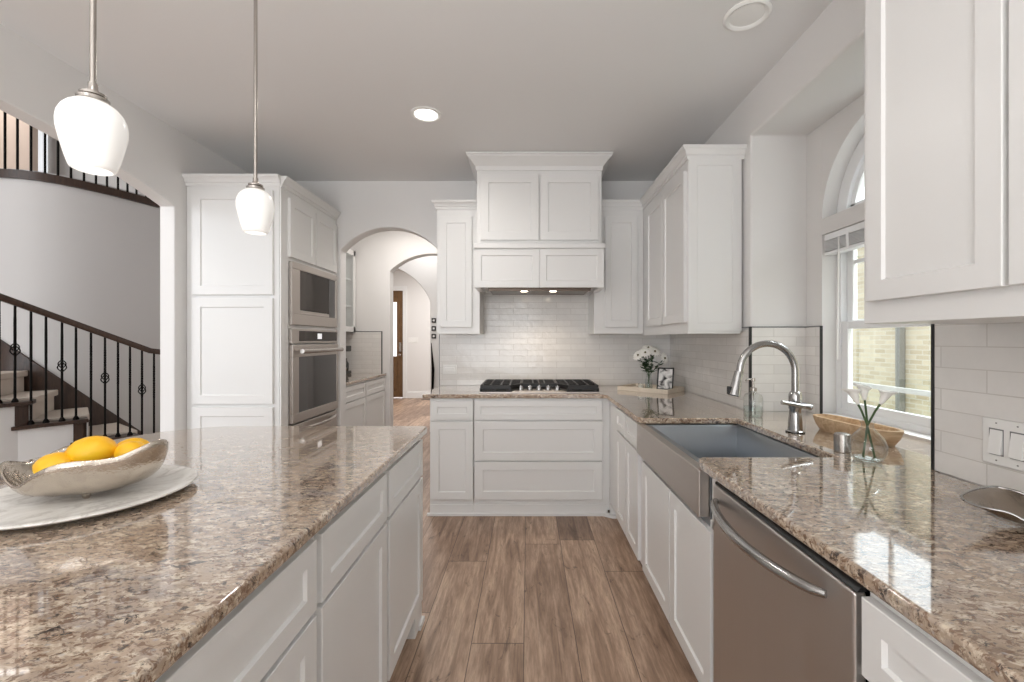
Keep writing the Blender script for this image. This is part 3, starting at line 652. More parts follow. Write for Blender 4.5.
finish('burner_well', B().prism([(kx0+0.012, ky0+0.012, CT+0.012), (-0.125, ky0+0.012, CT+0.012), (-0.052, ky0+0.16, CT+0.012), (0.226, ky0+0.16, CT+0.012), (0.299, ky0+0.012, CT+0.012), (kx1-0.012, ky0+0.012, CT+0.012), (kx1-0.012, ky1-0.012, CT+0.012), (kx0+0.012, ky1-0.012, CT+0.012)], (0, 0, 0.003)), 'cast_iron', c)
finish('grate', grate([(kx0+0.014, yF), (-0.135, yF), (-0.058, yF+0.13), (-0.058, yR), (kx0+0.014, yR)], hb(kx0+0.014, -0.058, (3.50, 3.60, 3.70, 3.78)) + vb(yF, yR, (-0.29, -0.21, -0.14))), 'cast_iron', c, 0.003)
finish('grate', grate([(-0.048, yF+0.15), (0.222, yF+0.15), (0.222, yR), (-0.048, yR)], hb(-0.048, 0.222, (3.60, 3.70, 3.78)) + vb(yF+0.15, yR, (0.04, 0.087, 0.134))), 'cast_iron', c, 0.003)
finish('grate', grate([(0.309, yF), (kx1-0.014, yF), (kx1-0.014, yR), (0.232, yR), (0.232, yF+0.13)], hb(0.232, kx1-0.014, (3.50, 3.60, 3.70, 3.78)) + vb(yF, yR, (0.314, 0.384, 0.464))), 'cast_iron', c, 0.003)
for x, y, r in ((-0.21, 3.46, 0.035), (-0.21, 3.73, 0.045), (0.087, 3.65, 0.055), (0.384, 3.46, 0.035), (0.384, 3.73, 0.045)):
    finish('burner', B().lathe([(r*1.25, 0), (r*1.25, 0.008), (r, 0.010), (r, 0.018), (r*0.9, 0.021)], (x, y, CT+0.012), 20), 'cast_iron', c)
for k in range(5):
    x = -0.055+0.0705*k
    finish('knob', B().lathe([(0.024, 0), (0.024, 0.005), (0.020, 0.007), (0.018, 0.028), (0.015, 0.032)], (x, ky0+0.06, CT+0.018), 18).box(x-0.003, x+0.003, ky0+0.044, ky0+0.076, CT+0.044, CT+0.058), 'chrome', c)

# faucet
fx, fy = 1.175, 1.935
c = root('kitchen_faucet', 'tall brushed steel gooseneck faucet behind the apron sink', 'faucet', (fx, fy, CT))
finish('body', B().lathe([(0.034, 0), (0.034, 0.006), (0.029, 0.010), (0.0275, 0.05), (0.0235, 0.085), (0.0225, 0.10), (0.0255, 0.105), (0.0255, 0.165), (0.023, 0.175), (0.017, 0.18)], (fx, fy, CT), 26), 'chrome', c)
finish('base_ring', B().lathe([(0.038, 0), (0.038, 0.005)], (fx, fy, CT), 24), 'black_plastic', c)
R = 0.122; zt = CT+0.268
path = [(fx, fy, CT+0.17), (fx, fy, zt-0.03)] + [(fx-R+R*math.cos(a), fy, zt+R*math.sin(a)) for a in [PI*1.03*k/20 for k in range(21)]]
path += [(fx-2*R-0.008, fy, zt-0.03), (fx-2*R-0.016, fy, zt-0.05)]
finish('neck', B().tube(path, 0.0148, 16), 'chrome', c)
p0 = Vector((fx-2*R-0.004, fy, zt-0.0)); dr = Vector((-0.2, 0, -1)).normalized()
sh = finish('spray_head', B().tube([p0, p0+dr*0.02, p0+dr*0.07, p0+dr*0.105, p0+dr*0.11], [0.0168, 0.0185, 0.022, 0.027, 0.024], 18), 'chrome', c)
q = p0+dr*0.085
finish('spray_button', B().box(q.x-0.033, q.x-0.021, q.y-0.009, q.y+0.009, q.z-0.018, q.z+0.018), 'black_plastic', sh, 0.003)
finish('lever', B().tube([(fx+0.045, fy-0.038, CT+0.116), (fx-0.01, fy-0.045, CT+0.124), (fx-0.075, fy-0.05, CT+0.137), (fx-0.088, fy-0.05, CT+0.139)], [0.0125, 0.0095, 0.0085, 0.010], 12).tube([(fx+0.005, fy-0.02, CT+0.128), (fx+0.045, fy-0.04, CT+0.115)], [0.012, 0.013], 12), 'chrome', c)

# soap bottle
sx, sy = 1.195, 2.335
c = root('soap_dispenser', 'clear glass soap bottle with pump beside the faucet', 'soap dispenser', (sx, sy, CT))
finish('bottle', B().lathe([(0.044, 0), (0.047, 0.006), (0.047, 0.10), (0.040, 0.118), (0.016, 0.128), (0.016, 0.140)], (sx, sy, CT), 24), 'clear_glass', c)
finish('soap', B().lathe([(0.042, 0.003), (0.044, 0.008), (0.044, 0.055)], (sx, sy, CT), 24), 'water', c)
finish('pump', B().lathe([(0.018, 0.135), (0.018, 0.152), (0.007, 0.155), (0.006, 0.185), (0.010, 0.187), (0.010, 0.205)], (sx, sy, CT), 16).tube([(sx, sy, CT+0.199), (sx-0.035, sy-0.01, CT+0.198), (sx-0.045, sy-0.012, CT+0.190)], 0.0045, 8).tube([(sx, sy, CT+0.14), (sx+0.01, sy, CT+0.01)], 0.003, 6), 'brushed_nickel', c)
thing('air_gap_cap', B().lathe([(0.0235, 0), (0.0265, 0.002), (0.0265, 0.058), (0.025, 0.065), (0.021, 0.067)], (1.143, 1.60, CT), 26), 'brushed_nickel', 'small brushed nickel air gap cap between the sink and the lily vase', 'sink fitting')

# lily vase
vx, vy = 1.14, 1.478
c = root('bud_vase', 'round clear glass vase holding white calla lilies by the window', 'vase', (vx, vy, CT))
finish('glass', B().lathe([(0.030, 0.001), (0.040, 0.004), (0.053, 0.028), (0.0555, 0.05), (0.047, 0.078), (0.028, 0.100), (0.018, 0.112), (0.0175, 0.125), (0.022, 0.133)], (vx, vy, CT), 30, cap1=False), 'clear_glass', c)
finish('base_glass', B().lathe([(0.030, 0.002), (0.040, 0.006), (0.044, 0.014), (0.02, 0.018)], (vx, vy, CT), 26), 'clear_glass', c)
def lily(tip, foot, label, turn):
    tip, foot = Vector(tip), Vector(foot); neck = Vector((vx, vy, CT+0.118)) + (tip-foot)*0.02
    c = root('calla_lily', label, 'flower', tuple(foot), group='calla lilies in the round vase')
    ax = (tip-neck).normalized()
    finish('stem', B().tube([foot, (foot+neck)/2, neck, neck.lerp(tip, 0.6)+Vector((0, 0, 0.004)), tip], 0.0033, 8), 'stem_green', c)
    side = Vector((math.cos(turn), math.sin(turn), 0)); side = (side-ax*side.dot(ax)).normalized(); oth = ax.cross(side); gr = []
    for j in range(9):
        t = j/8; rr = 0.0035+0.0135*t**0.9 + 0.008*max(0, t-0.75)/0.25; row = []
        for k in range(17):
            a = 2*PI*k/16*0.985; lip = (0.012*math.cos(a) - 0.004)*t**2
            row.append(tip + ax*(0.056*t+lip) + (side*math.cos(a)*(1+0.2*t*max(0, math.cos(a))) + oth*math.sin(a))*rr)
        gr.append(row)
    finish('bloom', B().sheet(gr), 'petal_white', c, solid=0.0012)
    finish('spadix', B().tube([tip+ax*0.01, tip+ax*0.045], [0.003, 0.002], 8), 'spadix_yellow', c)
lily((1.118, 1.49, CT+0.188), (1.155, 1.465, CT+0.012), 'white calla lily leaning left in the round glass vase', PI)
lily((1.148, 1.50, CT+0.200), (1.135, 1.490, CT+0.012), 'white calla lily standing middle and tallest in the glass vase', PI*0.6)
lily((1.180, 1.475, CT+0.190), (1.125, 1.478, CT+0.012), 'white calla lily leaning right in the round glass vase', 0.0)

# wooden dough trough
p0, p1 = Vector((1.350, 2.045)), Vector((1.385, 1.645))
ang = math.atan2(p1.y-p0.y, p1.x-p0.x); L = (p1-p0).length; mid = (p0+p1)/2
c = root('dough_bowl', 'long pale wooden dough bowl lying on the worktop below the window', 'bowl', (mid.x, mid.y, CT), ang)
def stad(a, bq, z, n=40):
    out = []
    for k in range(n):
        t = 2*PI*k/n; c_, s_ = math.cos(t), math.sin(t); out.append((a*math.copysign(abs(c_)**0.42, c_), bq*math.copysign(abs(s_)**0.75, s_), z))
    return out
rings = [stad(L/2-0.03, 0.042, 0), stad(L/2-0.012, 0.056, 0.028), stad(L/2, 0.062, 0.058), stad(L/2-0.001, 0.061, 0.063), stad(L/2-0.012, 0.050, 0.063), stad(L/2-0.022, 0.042, 0.03), stad(L/2-0.05, 0.03, 0.018)]
finish('trough', B().rings(rings), 'trough_wood', c, local=True)

# silver leaf tray at the right edge
c = root('metal_tray', 'curved hammered silver tray with raised tips at the right edge of the worktop', 'tray', (1.07, 0.95, CT))
gr = [[(959,497,.965),(966,492,.99),(980,488,1.03),(994,486.5,1.06)], [(972,505,.955),(982,507,.985),(995,500,1.02),(1003,488,1.05)], [(990,509,.945),(1000,520,.965),(1012,511,1.0),(1016,491,1.03)],
      [(1010,512.5,.925),(1015,526,.95),(1030,517,.985),(1032,497,1.01)], [(1030,524,.90),(1035,528,.93),(1052,519,.965),(1052,503,.985)], [(1046,524,.885),(1056,526,.905),(1070,516,.935),(1072,501,.96)], [(1062,514,.87),(1070,510,.895),(1082,504,.93),(1088,497,.95)]]
gr = [[at(*q) for q in row] for row in gr]
finish('dish', B().sheet(gr), 'pewter', c, solid=0.003, subsurf=3)
edge = [r[0] for r in gr] + gr[-1][1:] + [r[-1] for r in gr[::-1]][1:] + gr[0][1:-1][::-1]
def smooth_loop(P, it=2):
    for _ in range(it):
        P = [q for k in range(len(P)) for q in (P[k]*0.75+P[(k+1) % len(P)]*0.25, P[k]*0.25+P[(k+1) % len(P)]*0.75)]
    return P
e = smooth_loop(edge); finish('rim', B().tube(e+[e[0]], 0.0028, 8), 'chrome', c)

# plate, bowl and lemons on the island
px, py = -1.13, 1.122
thing('round_platter', B().lathe([(0.10, 0), (0.185, 0.004), (0.222, 0.014), (0.230, 0.019), (0.229, 0.023), (0.222, 0.024), (0.19, 0.017), (0.17, 0.015), (0.01, 0.015)], (px, py, CT), 64), 'marble', 'round white marble platter under the fruit bowl on the island', 'platter')
PZ = CT+0.016
bxc, byc = -1.112, 1.125
c = root('fruit_bowl', 'wavy hammered silver bowl of lemons on the white platter', 'bowl', (bxc, byc, PZ))
gr = []
for j in range(15):
    t = j/14; row = []
    for k in range(64):
        a = 2*PI*k/64; ca, sa = math.cos(a), math.sin(a)
        wob = 1+0.05*math.cos(5*a+0.6)*t**2
        rim = 0.083 + 0.020*ca + 0.012*math.cos(2*a) + 0.012*math.cos(5*a+0.6) - 0.002*sa - 0.020*math.exp(-((a-2*PI+2.15)/0.4)**2) + 0.012*math.exp(-((a-2*PI+0.95)/0.4)**2) + 0.010*math.exp(-((a-2.5)/0.4)**2)
        rx, ry = 0.168*wob, 0.122*wob
        q = 0.16+0.84*math.sin(t*PI/2)**0.9; flare = 0.03*max(0, t-0.8)/0.2
        z = 0.012 + (rim)*(t**2.1)
        row.append((bxc+ca*rx*(q+flare), byc+sa*ry*(q+flare), PZ+z+0.0015*mnoise.noise(Vector((ca*9, sa*9, t*9)))))
    gr.append(row)
b = B().rings(gr, True, True, False)
finish('bowl_shell', b, 'hammered_silver', c, solid=0.003)
for k in range(3):
    a = -PI/2+0.45+k*2*PI/3
    finish('foot', B().lathe([(0.005, 0), (0.008, 0.005), (0.010, 0.016)], (bxc+0.055*math.cos(a), byc+0.045*math.sin(a), PZ-0.0005), 12), 'hammered_silver', c)
def lemon_at(loc, rot, s, label):
    c = root('lemon', label, 'fruit', loc, group='lemons in the silver bowl'); c.rotation_euler = rot; c.scale = (s, s, s)
    prof = [(0.0015, -0.045), (0.006, -0.0435), (0.009, -0.040), (0.017, -0.034), (0.025, -0.024), (0.030, -0.010), (0.031, 0.004), (0.028, 0.018), (0.020, 0.030), (0.011, 0.037), (0.006, 0.041), (0.0015, 0.0425)]
    finish('fruit', B().lathe(prof, (0, 0, 0), 28, 'x'), 'lemon_skin', c, local=True, sharp=80)
    finish('stem_scar', B().lathe([(0.0035, -0.0462), (0.003, -0.0445)], (0, 0, 0), 8, 'x'), 'lemon_tip', c, local=True)
lemon_at((-1.108, 1.120, PZ+0.106), (0.2, -0.05, 0.25), 1.28, 'largest yellow lemon on top in the middle of the bowl')
lemon_at((-1.158, 1.086, PZ+0.076), (0.1, 0.1, 0.15), 1.18, 'yellow lemon lowest and leftmost in the silver bowl')
lemon_at((-1.022, 1.135, PZ+0.098), (0.5, 0.1, -0.2), 1.0, 'yellow lemon at the right end of the silver bowl')
lemon_at((-1.070, 1.190, PZ+0.094), (0.3, 0.0, 0.9), 1.0, 'half hidden yellow lemon at the back of the bowl')

# tray, flowers and photo in the back corner
tc = Vector((0.985, 3.535)); ta = math.atan2(-0.29, 0.318)
c = root('wooden_tray', 'pale wooden tray set diagonally in the back corner of the worktop', 'tray', (tc.x, tc.y, CT), ta)
finish('board', B().box(-0.215, 0.215, -0.152, 0.152, 0.0, 0.016), 'tray_wood', c, 0.003, local=True)
finish('rim', B().box(-0.215, 0.215, -0.152, -0.138, 0.014, 0.034).box(-0.215, 0.215, 0.138, 0.152, 0.014, 0.034).box(-0.215, -0.201, -0.138, 0.138, 0.014, 0.034).box(0.201, 0.215, -0.138, 0.138, 0.014, 0.034), 'tray_wood', c, 0.002, local=True)
TZ = CT+0.0165
jx, jy = 0.960, 3.50
c = root('glass_vase', 'small clear glass vase of white daisies on the wooden tray', 'vase', (jx, jy, TZ))
finish('glass', B().lathe([(0.026, 0.001), (0.029, 0.004), (0.030, 0.07), (0.022, 0.085), (0.020, 0.10), (0.024, 0.118)], (jx, jy, TZ), 22, cap1=False), 'clear_glass', c)
finish('water', B().lathe([(0.026, 0.003), (0.027, 0.05)], (jx, jy, TZ), 20), 'water', c)
c = root('votive_candle', 'small white candle in a glass beside the daisy vase', 'candle', (0.892, 3.48, TZ))
finish('holder', B().lathe([(0.018, 0.001), (0.021, 0.003), (0.022, 0.05)], (0.892, 3.48, TZ), 18, cap1=False), 'clear_glass', c)
finish('wax', B().lathe([(0.017, 0.003), (0.019, 0.03)], (0.892, 3.48, TZ), 16), 'candle_wax', c)
def daisy(head, tilt, label):
    head = Vector(head); foot = Vector((jx, jy, TZ+0.012))+Vector((random.uniform(-.012, .012), random.uniform(-.012, .012), 0)); neck = Vector((jx, jy, TZ+0.11)) + (head-foot)*Vector((0.06, 0.06, 0))
    c = root('daisy', label, 'flower', tuple(foot), group='white daisies in the small vase')
    finish('stem', B().tube([foot, neck, neck.lerp(head, 0.6)+Vector((0, 0, 0.006)), head], 0.0022, 6), 'stem_green', c)
    ax = Vector(tilt).normalized(); u = ax.orthogonal().normalized(); v = ax.cross(u); b = B(); NP = 14
    for lay, rl in ((0, 0.052), (1, 0.043)):
        for k in range(NP):
            a = 2*PI*(k+lay*0.5)/NP; d = u*math.cos(a)+v*math.sin(a); s_ = ax.cross(d); up = ax*(0.004+0.004*lay)
            p = [head+d*0.006-s_*0.002+up*0.5, head+d*rl*0.6-s_*0.0088+up, head+d*rl+up*0.6, head+d*rl*0.6+s_*0.0088+up, head+d*0.006+s_*0.002+up*0.5]
            b.face([b.bm.verts.new(q) for q in p])
    finish('bloom', b, 'petal_white', c, solid=0.0008)
    finish('center', B().sphere(tuple(head+ax*0.006), 0.0085, 10, 6), 'daisy_center', c)
    b = B()
    for k in range(11):
        base = neck.lerp(head, 0.10+0.065*k); a = random.uniform(0, 2*PI); d = Vector((math.cos(a), math.sin(a), 0.35)).normalized(); s_ = d.cross(Vector((0, 0, 1))).normalized(); l = random.uniform(0.045, 0.07)
        p = [base, base+d*l*0.45+s_*0.016, base+d*l, base+d*l*0.45-s_*0.016]
        b.face([b.bm.verts.new(q) for q in p])
    finish('leaves', b, 'leaf_green', c, solid=0.0008)
daisy((0.872, 3.480, TZ+0.268), (-0.7, -0.6, 0.6), 'white daisy lowest at the left of the bouquet')
daisy((0.918, 3.445, TZ+0.290), (-0.25, -0.8, 0.7), 'white daisy second from the left, facing forward')
daisy((0.962, 3.520, TZ+0.325), (0.0, -0.5, 0.9), 'white daisy at the very top of the bouquet')
daisy((0.995, 3.455, TZ+0.298), (0.2, -0.8, 0.7), 'white daisy right of centre in the bouquet')
daisy((1.075, 3.470, TZ+0.245), (0.6, -0.75, 0.3), 'white daisy set apart at the right of the bouquet')
daisy((0.940, 3.545, TZ+0.315), (-0.1, 0.3, 1.0), 'white daisy at the back of the bouquet')
c = root('photo_frame', 'black photo frame with a grey print leaning on the wooden tray', 'picture frame', (1.062, 3.42, TZ+0.001), -0.50)
c.rotation_euler = (-0.30, 0.0, -0.50)
finish('frame', B().box(-0.062, 0.062, -0.006, 0.010, 0, 0.010).box(-0.062, 0.062, -0.006, 0.010, 0.168, 0.178).box(-0.062, -0.052, -0.006, 0.010, 0.01, 0.168).box(0.052, 0.062, -0.006, 0.010, 0.01, 0.168), 'black_plastic', c, 0.001, local=True)
finish('print', B().box(-0.053, 0.053, -0.001, 0.004, 0.009, 0.169), 'photo_print', c, local=True)
finish('easel_back', B().prism([(-0.02, 0.010, 0.12), (0.02, 0.010, 0.12), (0.025, 0.045, 0.012), (-0.025, 0.045, 0.012)], (0, 0.003, 0.001)), 'black_plastic', c, local=True)

# outlets and switches
c = root('wall_outlet', 'white horizontal outlet plate on the tiled back wall left of the cooktop', 'outlet', (-0.70, YB-0.012, 1.06))
finish('plate', B().box(-0.757, -0.635, YB-0.018, YB-0.010, 1.018, 1.098), 'white_plastic', c, 0.003)
finish('sockets', B().box(-0.738, -0.654, YB-0.021, YB-0.016, 1.041, 1.075), 'white_plastic', c, 0.002)
c = root('switch_plate', 'white double rocker switch plate on the near right tiled wall', 'light switch', (XR-0.012, 1.17, 1.06))
finish('plate', B().box(XR-0.018, XR-0.010, 1.092, 1.218, 0.985, 1.108), 'white_plastic', c, 0.003)
for y in (1.181, 1.129): finish('rocker', B().prism([(XR-0.016, y-0.016, 1.014), (XR-0.016, y-0.016, 1.079), (XR-0.0185, y-0.016, 1.079), (XR-0.027, y-0.016, 1.014)], (0, 0.032, 0)), 'white_plastic', c, 0.001)
for y in (1.181, 1.129): finish('rocker_shade', B().box(XR-0.0184, XR-0.0175, y-0.0185, y+0.0185, 1.011, 1.082), 'grey_trim', c)  # grey plate draws the shade line around each rocker
b = B()
for y in (1.181, 1.129):
    for z in (0.997, 1.097): b.lathe([(0.002, -0.0190), (0.002, -0.017)], (XR, y, z), 10, 'x')
finish('screws', b, 'screw_metal', c)
c = root('hall_switch', 'small white switch plate on the grey stair hall wall', 'light switch', (-4.52, 5.04, 1.33), 0.75)
finish('plate', B().box(-0.05, 0.05, -0.012, 0.03, -0.06, 0.06), 'white_plastic', c, 0.003, local=True)
for x in (-0.022, 0.022): finish('toggle', B().box(x-0.006, x+0.006, -0.02, -0.01, -0.012, 0.012), 'white_plastic', c, local=True)
c = root('foyer_switch', 'white switch plate on the foyer wall beside the wooden door', 'light switch', (-2.62, 9.99, 1.3))
finish('plate', B().box(-2.72, -2.50, 9.992, 10.0, 1.26, 1.38), 'white_plastic', c, 0.003)
for x in (-2.66, -2.56): finish('toggle', B().box(x-0.01, x+0.01, 9.986, 9.994, 1.30, 1.34), 'white_plastic', c)
b = B().box(-2.36, -2.02, 9.70, 9.84, 0, 0.006)
c = root('floor_register', 'bronze floor register on the foyer floor below the far wall', 'vent', (-2.2, 9.77, 0))
finish('frame', b, 'register_bronze', c)
b = B()
for k in range(9): b.box(-2.34+k*0.036, -2.325+k*0.036, 9.715, 9.825, 0.005, 0.009)
finish('louvres', b, 'cast_iron', c)

# ------------------------------------------------------------------ ceiling fixtures
c = root('recessed_light', 'lit round recessed ceiling light above the aisle', 'ceiling light', (-0.64, 2.765, H))
finish('trim_ring', B().lathe([(0.094, 0), (0.094, -0.006), (0.078, -0.010), (0.070, -0.004), (0.070, 0)], (-0.64, 2.765, H-0.0005), 36, cap0=False, cap1=False), 'white_plastic', c)
finish('lens', B().lathe([(0.071, -0.004), (0.05, -0.006), (0.01, -0.007)], (-0.64, 2.765, H), 30), 'lamp_lens', c)
c = root('ceiling_disc', 'round white unlit ceiling fixture near the right wall', 'ceiling light', (0.956, 1.92, H))
finish('trim_ring', B().lathe([(0.096, 0), (0.096, -0.006), (0.086, -0.012), (0.074, -0.008), (0.070, -0.002), (0.070, 0)], (0.956, 1.92, H-0.0005), 36, cap0=False, cap1=False), 'white_plastic', c)
finish('diffuser', B().lathe([(0.072, -0.003), (0.05, -0.006), (0.01, -0.008)], (0.956, 1.92, H), 30), 'white_plastic', c)
def pendant(x, y, label):
    c = root('pendant_light', label, 'pendant light', (x, y, 1.677), group='pendant lights over the island')
    z = 1.690
    finish('canopy', B().lathe([(0.06, H-0.001), (0.06, H-0.016), (0.05, H-0.024), (0.012, H-0.030)], (x, y, 0), 28), 'brushed_nickel', c)
    finish('rod', B().tube([(x, y, z+0.18), (x, y, H-0.025)], 0.0058, 12), 'brushed_nickel', c)
    finish('fitter', B().lathe([(0.012, z+0.145), (0.027, z+0.151), (0.028, z+0.157), (0.018, z+0.159), (0.023, z+0.162), (0.023, z+0.167), (0.012, z+0.170), (0.0085, z+0.178), (0.0085, z+0.19)], (x, y, 0), 24), 'brushed_nickel', c)
    sh = [(0.0340, 0.0), (0.0385, 0.002), (0.0415, 0.007), (0.0470, 0.025), (0.0545, 0.055), (0.0605, 0.083), (0.0612, 0.098), (0.0590, 0.113), (0.0530, 0.127), (0.0440, 0.138), (0.0330, 0.146), (0.0240, 0.149), (0.0235, 0.147), (0.032, 0.143), (0.0415, 0.135), (0.050, 0.125), (0.0555, 0.112), (0.0577, 0.098), (0.0570, 0.083), (0.051, 0.055), (0.0435, 0.025), (0.038, 0.008), (0.034, 0.004)]
    finish('shade', B().lathe([(r*0.96, z+h) for r, h in sh], (x, y, 0), 40, cap0=False, cap1=False), 'opal_glass', c, sharp=70)
    finish('bulb', B().sphere((x, y, z+0.075), 0.022, 14, 9, (1, 1, 1.25)), 'bulb_glow', c)
pendant(-0.95, 0.961, 'white glass pendant light nearest, hanging over the lemons on the island')
pendant(-0.943, 1.523, 'white glass pendant light farther back, hanging in front of the pantry cabinet')

# ------------------------------------------------------------------ butler's passage
c = root('passage_base_cabinet', 'white base cabinet with drawers in the passage beyond the arch', 'cabinet', (-2.05, 4.8, 0))
finish('body', B().box(XL+0.003, -1.765, 4.08, 5.40, TK, 0.882), CAB, c, 0.002)
for y0, y1 in ((4.10, 4.73), (4.75, 5.38)):
    finish('drawer_front', B().shaker('+X', y0, y1, 0.72, 0.862, -1.765, 0.02, 0.045), CAB, c); finish('door', B().shaker('+X', y0, y1, 0.125, 0.705, -1.765), CAB, c)
finish('toe_kick', B().box(-1.85, -1.83, 4.08, 5.40, 0, TK), CAB, c)
slab('passage_countertop', [(XL, 4.07), (-1.735, 4.07), (-1.735, 5.398), (XL, 5.398)], 'brown granite worktop in the passage beyond the arch')
c = root('glass_cabinet', 'white glass fronted wall cabinet in the passage beyond the arch', 'cabinet', (-2.2, 4.8, 1.42))
finish('body', B().box(XL, -2.35, 4.2, 5.38, 1.42, 2.40).box(XL, -2.13, 5.36, 5.38, 1.42, 2.40).box(XL, -2.13, 4.2, 4.22, 1.42, 2.40).box(XL, -2.13, 4.2, 5.38, 1.42, 1.46).box(XL, -2.13, 4.2, 5.38, 2.36, 2.40), CAB, c)
for z in (1.72, 2.04): finish('shelf', B().box(-2.35, -2.15, 4.22, 5.36, z, z+0.018), CAB, c)
for y0, y1 in ((4.2, 4.785), (4.79, 5.38)):
    d = finish('door', B().box(-2.13, -2.11, y0, y0+0.05, 1.42, 2.40).box(-2.13, -2.11, y1-0.05, y1, 1.42, 2.40).box(-2.13, -2.11, y0, y1, 1.42, 1.48).box(-2.13, -2.11, y0, y1, 2.34, 2.40), CAB, c)
    finish('pane', B().box(-2.122, -2.118, y0+0.045, y1-0.045, 1.475, 2.345), 'clear_glass', d)
c = root('coffee_maker', 'black coffee maker standing on the passage worktop behind the arch jamb', 'coffee maker', (-2.24, 5.2, CT))
finish('housing', B().box(-2.36, -2.125, 5.10, 5.30, CT, CT+0.04).box(-2.36, -2.24, 5.10, 5.30, CT+0.04, CT+0.30).box(-2.36, -2.125, 5.10, 5.30, CT+0.27, CT+0.34), 'black_plastic', c, 0.01)
finish('carafe', B().lathe([(0.05, 0.041), (0.058, 0.06), (0.058, 0.13), (0.035, 0.17), (0.04, 0.19)], (-2.178, 5.2, CT), 20), 'black_glass', c)
# small dark frames and iron sconce on the pier past the arch
for k, z in enumerate((1.60, 1.485, 1.375)):
    lab = ('small black frame topmost of three on the white pier past the arch', 'small black frame in the middle of three on the pier past the arch', 'small black frame lowest of three on the pier past the arch')[k]
    c = root('small_frame', lab, 'picture frame', (-1.345, 6.29, z), group='small black frames on the passage pier')
    finish('frame', B().box(-1.378, -1.315, 6.282, 6.298, z-0.033, z+0.033), 'black_plastic', c, 0.003)
    finish('print', B().box(-1.360, -1.333, 6.279, 6.284, z-0.013, z+0.013), 'white_plastic', c)
c = root('iron_candle_stand', 'tall thin black iron candle stand against the white pier past the arch', 'candle stand', (-1.35, 6.22, 0))
finish('base', B().lathe([(0.04, 0), (0.04, 0.015), (0.012, 0.03)], (-1.35, 6.23, 0), 14), 'iron', c)
finish('pole', B().tube([(-1.35, 6.23, 0.02), (-1.355, 6.23, 0.5), (-1.345, 6.23, 0.9), (-1.37, 6.23, 1.28)], [0.02, 0.016, 0.022, 0.004], 8), 'iron', c)

# ------------------------------------------------------------------ staircase and railings
def od(xi): return 3.6+0.8*xi/161.0
def OP(xi, z):
    d = od(xi); return Vector(((xi-528)*d/F, d, z))
def bd(xi): return 4.27+0.97*(xi/158)**1.7 if xi >= 0 else 4.27-0.1*xi/158
def BP(xi, z):
    d = bd(xi); return Vector(((xi-528)*d/F, d, z))
def xin(z): return 82-(z-0.4)*145
def IP(xi, z):
    d = bd(xi)-0.02; return Vector(((xi-528)*d/F, d, z))
ws = [BP(x, 0) for x in (-200, -150, -100, -60, -30, 0, 20, 40, 60, 80, 100, 115, 130, 145, 158, 175, 190, 205)]
wallpts = [(p.x, p.y, 0) for p in ws] + [(p.x-0.05, p.y+0.12, 0) for p in ws[::-1]]
struct('wall_hall', B().prism(wallpts, (0, 0, 2.9)), 'hall_paint')
st = root('staircase', 'dark wood and carpeted staircase rising left in the stair hall', 'staircase', (-4.6, 4.4, 0))
noses = [(0.2, 188, 136), (0.4, 136, 76), (0.6, 83, 16), (0.8, 24, -48), (1.0, -42, -100)]
b_t, b_c = None, None
for i, (z, xr, xl) in enumerate(noses):
    a0, a1 = OP(xr+0.0, z), OP(xl-6, z); i0, i1 = IP(xin(z-0.2), z), IP(xin(z), z)
    lay = Vector((0, 0, 0.032))
    out = (a1-a0).normalized().cross(Vector((0, 0, 1)))*0.035
    if out.y > 0: out = -out
    ex = (a0-a1).normalized()*0.03
    o = finish('tread', B().prism([a0+out+ex-lay, a1+out-lay, i1-lay, i0-lay], lay), 'walnut_stain', st, 0.004)
    c0, c1 = a0.lerp(i0, 0.16), a1.lerp(i1, 0.16)
    finish('tread_carpet', B().prism([q-Vector((0, 0, 0.034)) for q in (c0+ex*1.5, c1, i1.lerp(a1, 0.03), i0.lerp(a0, 0.03)+ex*1.5)], (0, 0, 0.056)), 'carpet', o, 0.008)
    # riser below this tread
    r0, r1 = a0, i0
    rr = finish('riser', B().prism([r0-Vector((0, 0, 0.2)), r1-Vector((0, 0, 0.2)), r1-lay, r0-lay], (a1-a0).normalized()*0.025), 'walnut_stain', st)
    e0_, e1_ = r0.lerp(r1, 0.17), r0.lerp(r1, 0.97)
    finish('riser_carpet', B().prism([e0_-Vector((0, 0, 0.178)), e1_-Vector((0, 0, 0.178)), e1_-lay*0.2, e0_-lay*0.2], (a0-a1).normalized()*0.014), 'carpet', rr, 0.004)
    finish('stringer_face', B().prism([OP(xr, 0), OP(xl-6, 0), OP(xl-6, z-0.032), OP(xr, z-0.032)], (0, 0.05, 0)), 'trim_paint', st)
    finish('riser_return', B().prism([OP(xr, z-0.2)+out*0.3, OP(xr-10, z-0.2)+out*0.3, OP(xr-10, z-0.03)+out*0.3, OP(xr, z-0.03)+out*0.3], (0, 0.03, 0)), 'walnut_stain', st)
rs = []
for x in (140, 125, 110, 95, 80, 60, 40, 20, 0, -30, -60, -100):
    zt_ = EYE-(340+90*x/138-340)*bd(x)/F; p = IP(x, 0); rs.append([(p.x, p.y-0.004, max(0.0, zt_-0.42)), (p.x, p.y-0.004, zt_), (p.x, p.y+0.016, zt_), (p.x, p.y+0.016, max(0.0, zt_-0.42))])
finish('wall_stringer', B().rings(rs), 'walnut_stain', st)
def railz(xi):
    y = 297+0.358*xi if xi < 150 else 297+0.358*150+(xi-150)*0.12
    return EYE-(y-340)*od(xi)/F
rl = root('stair_railing', 'dark wood handrail with black twisted iron balusters on the staircase', 'railing', (-4.0, 4.0, 0.2))
pts = [OP(x, railz(x)) for x in (-90, -45, 0, 50, 100, 150, 160, 175)]
b = B(); rs = []
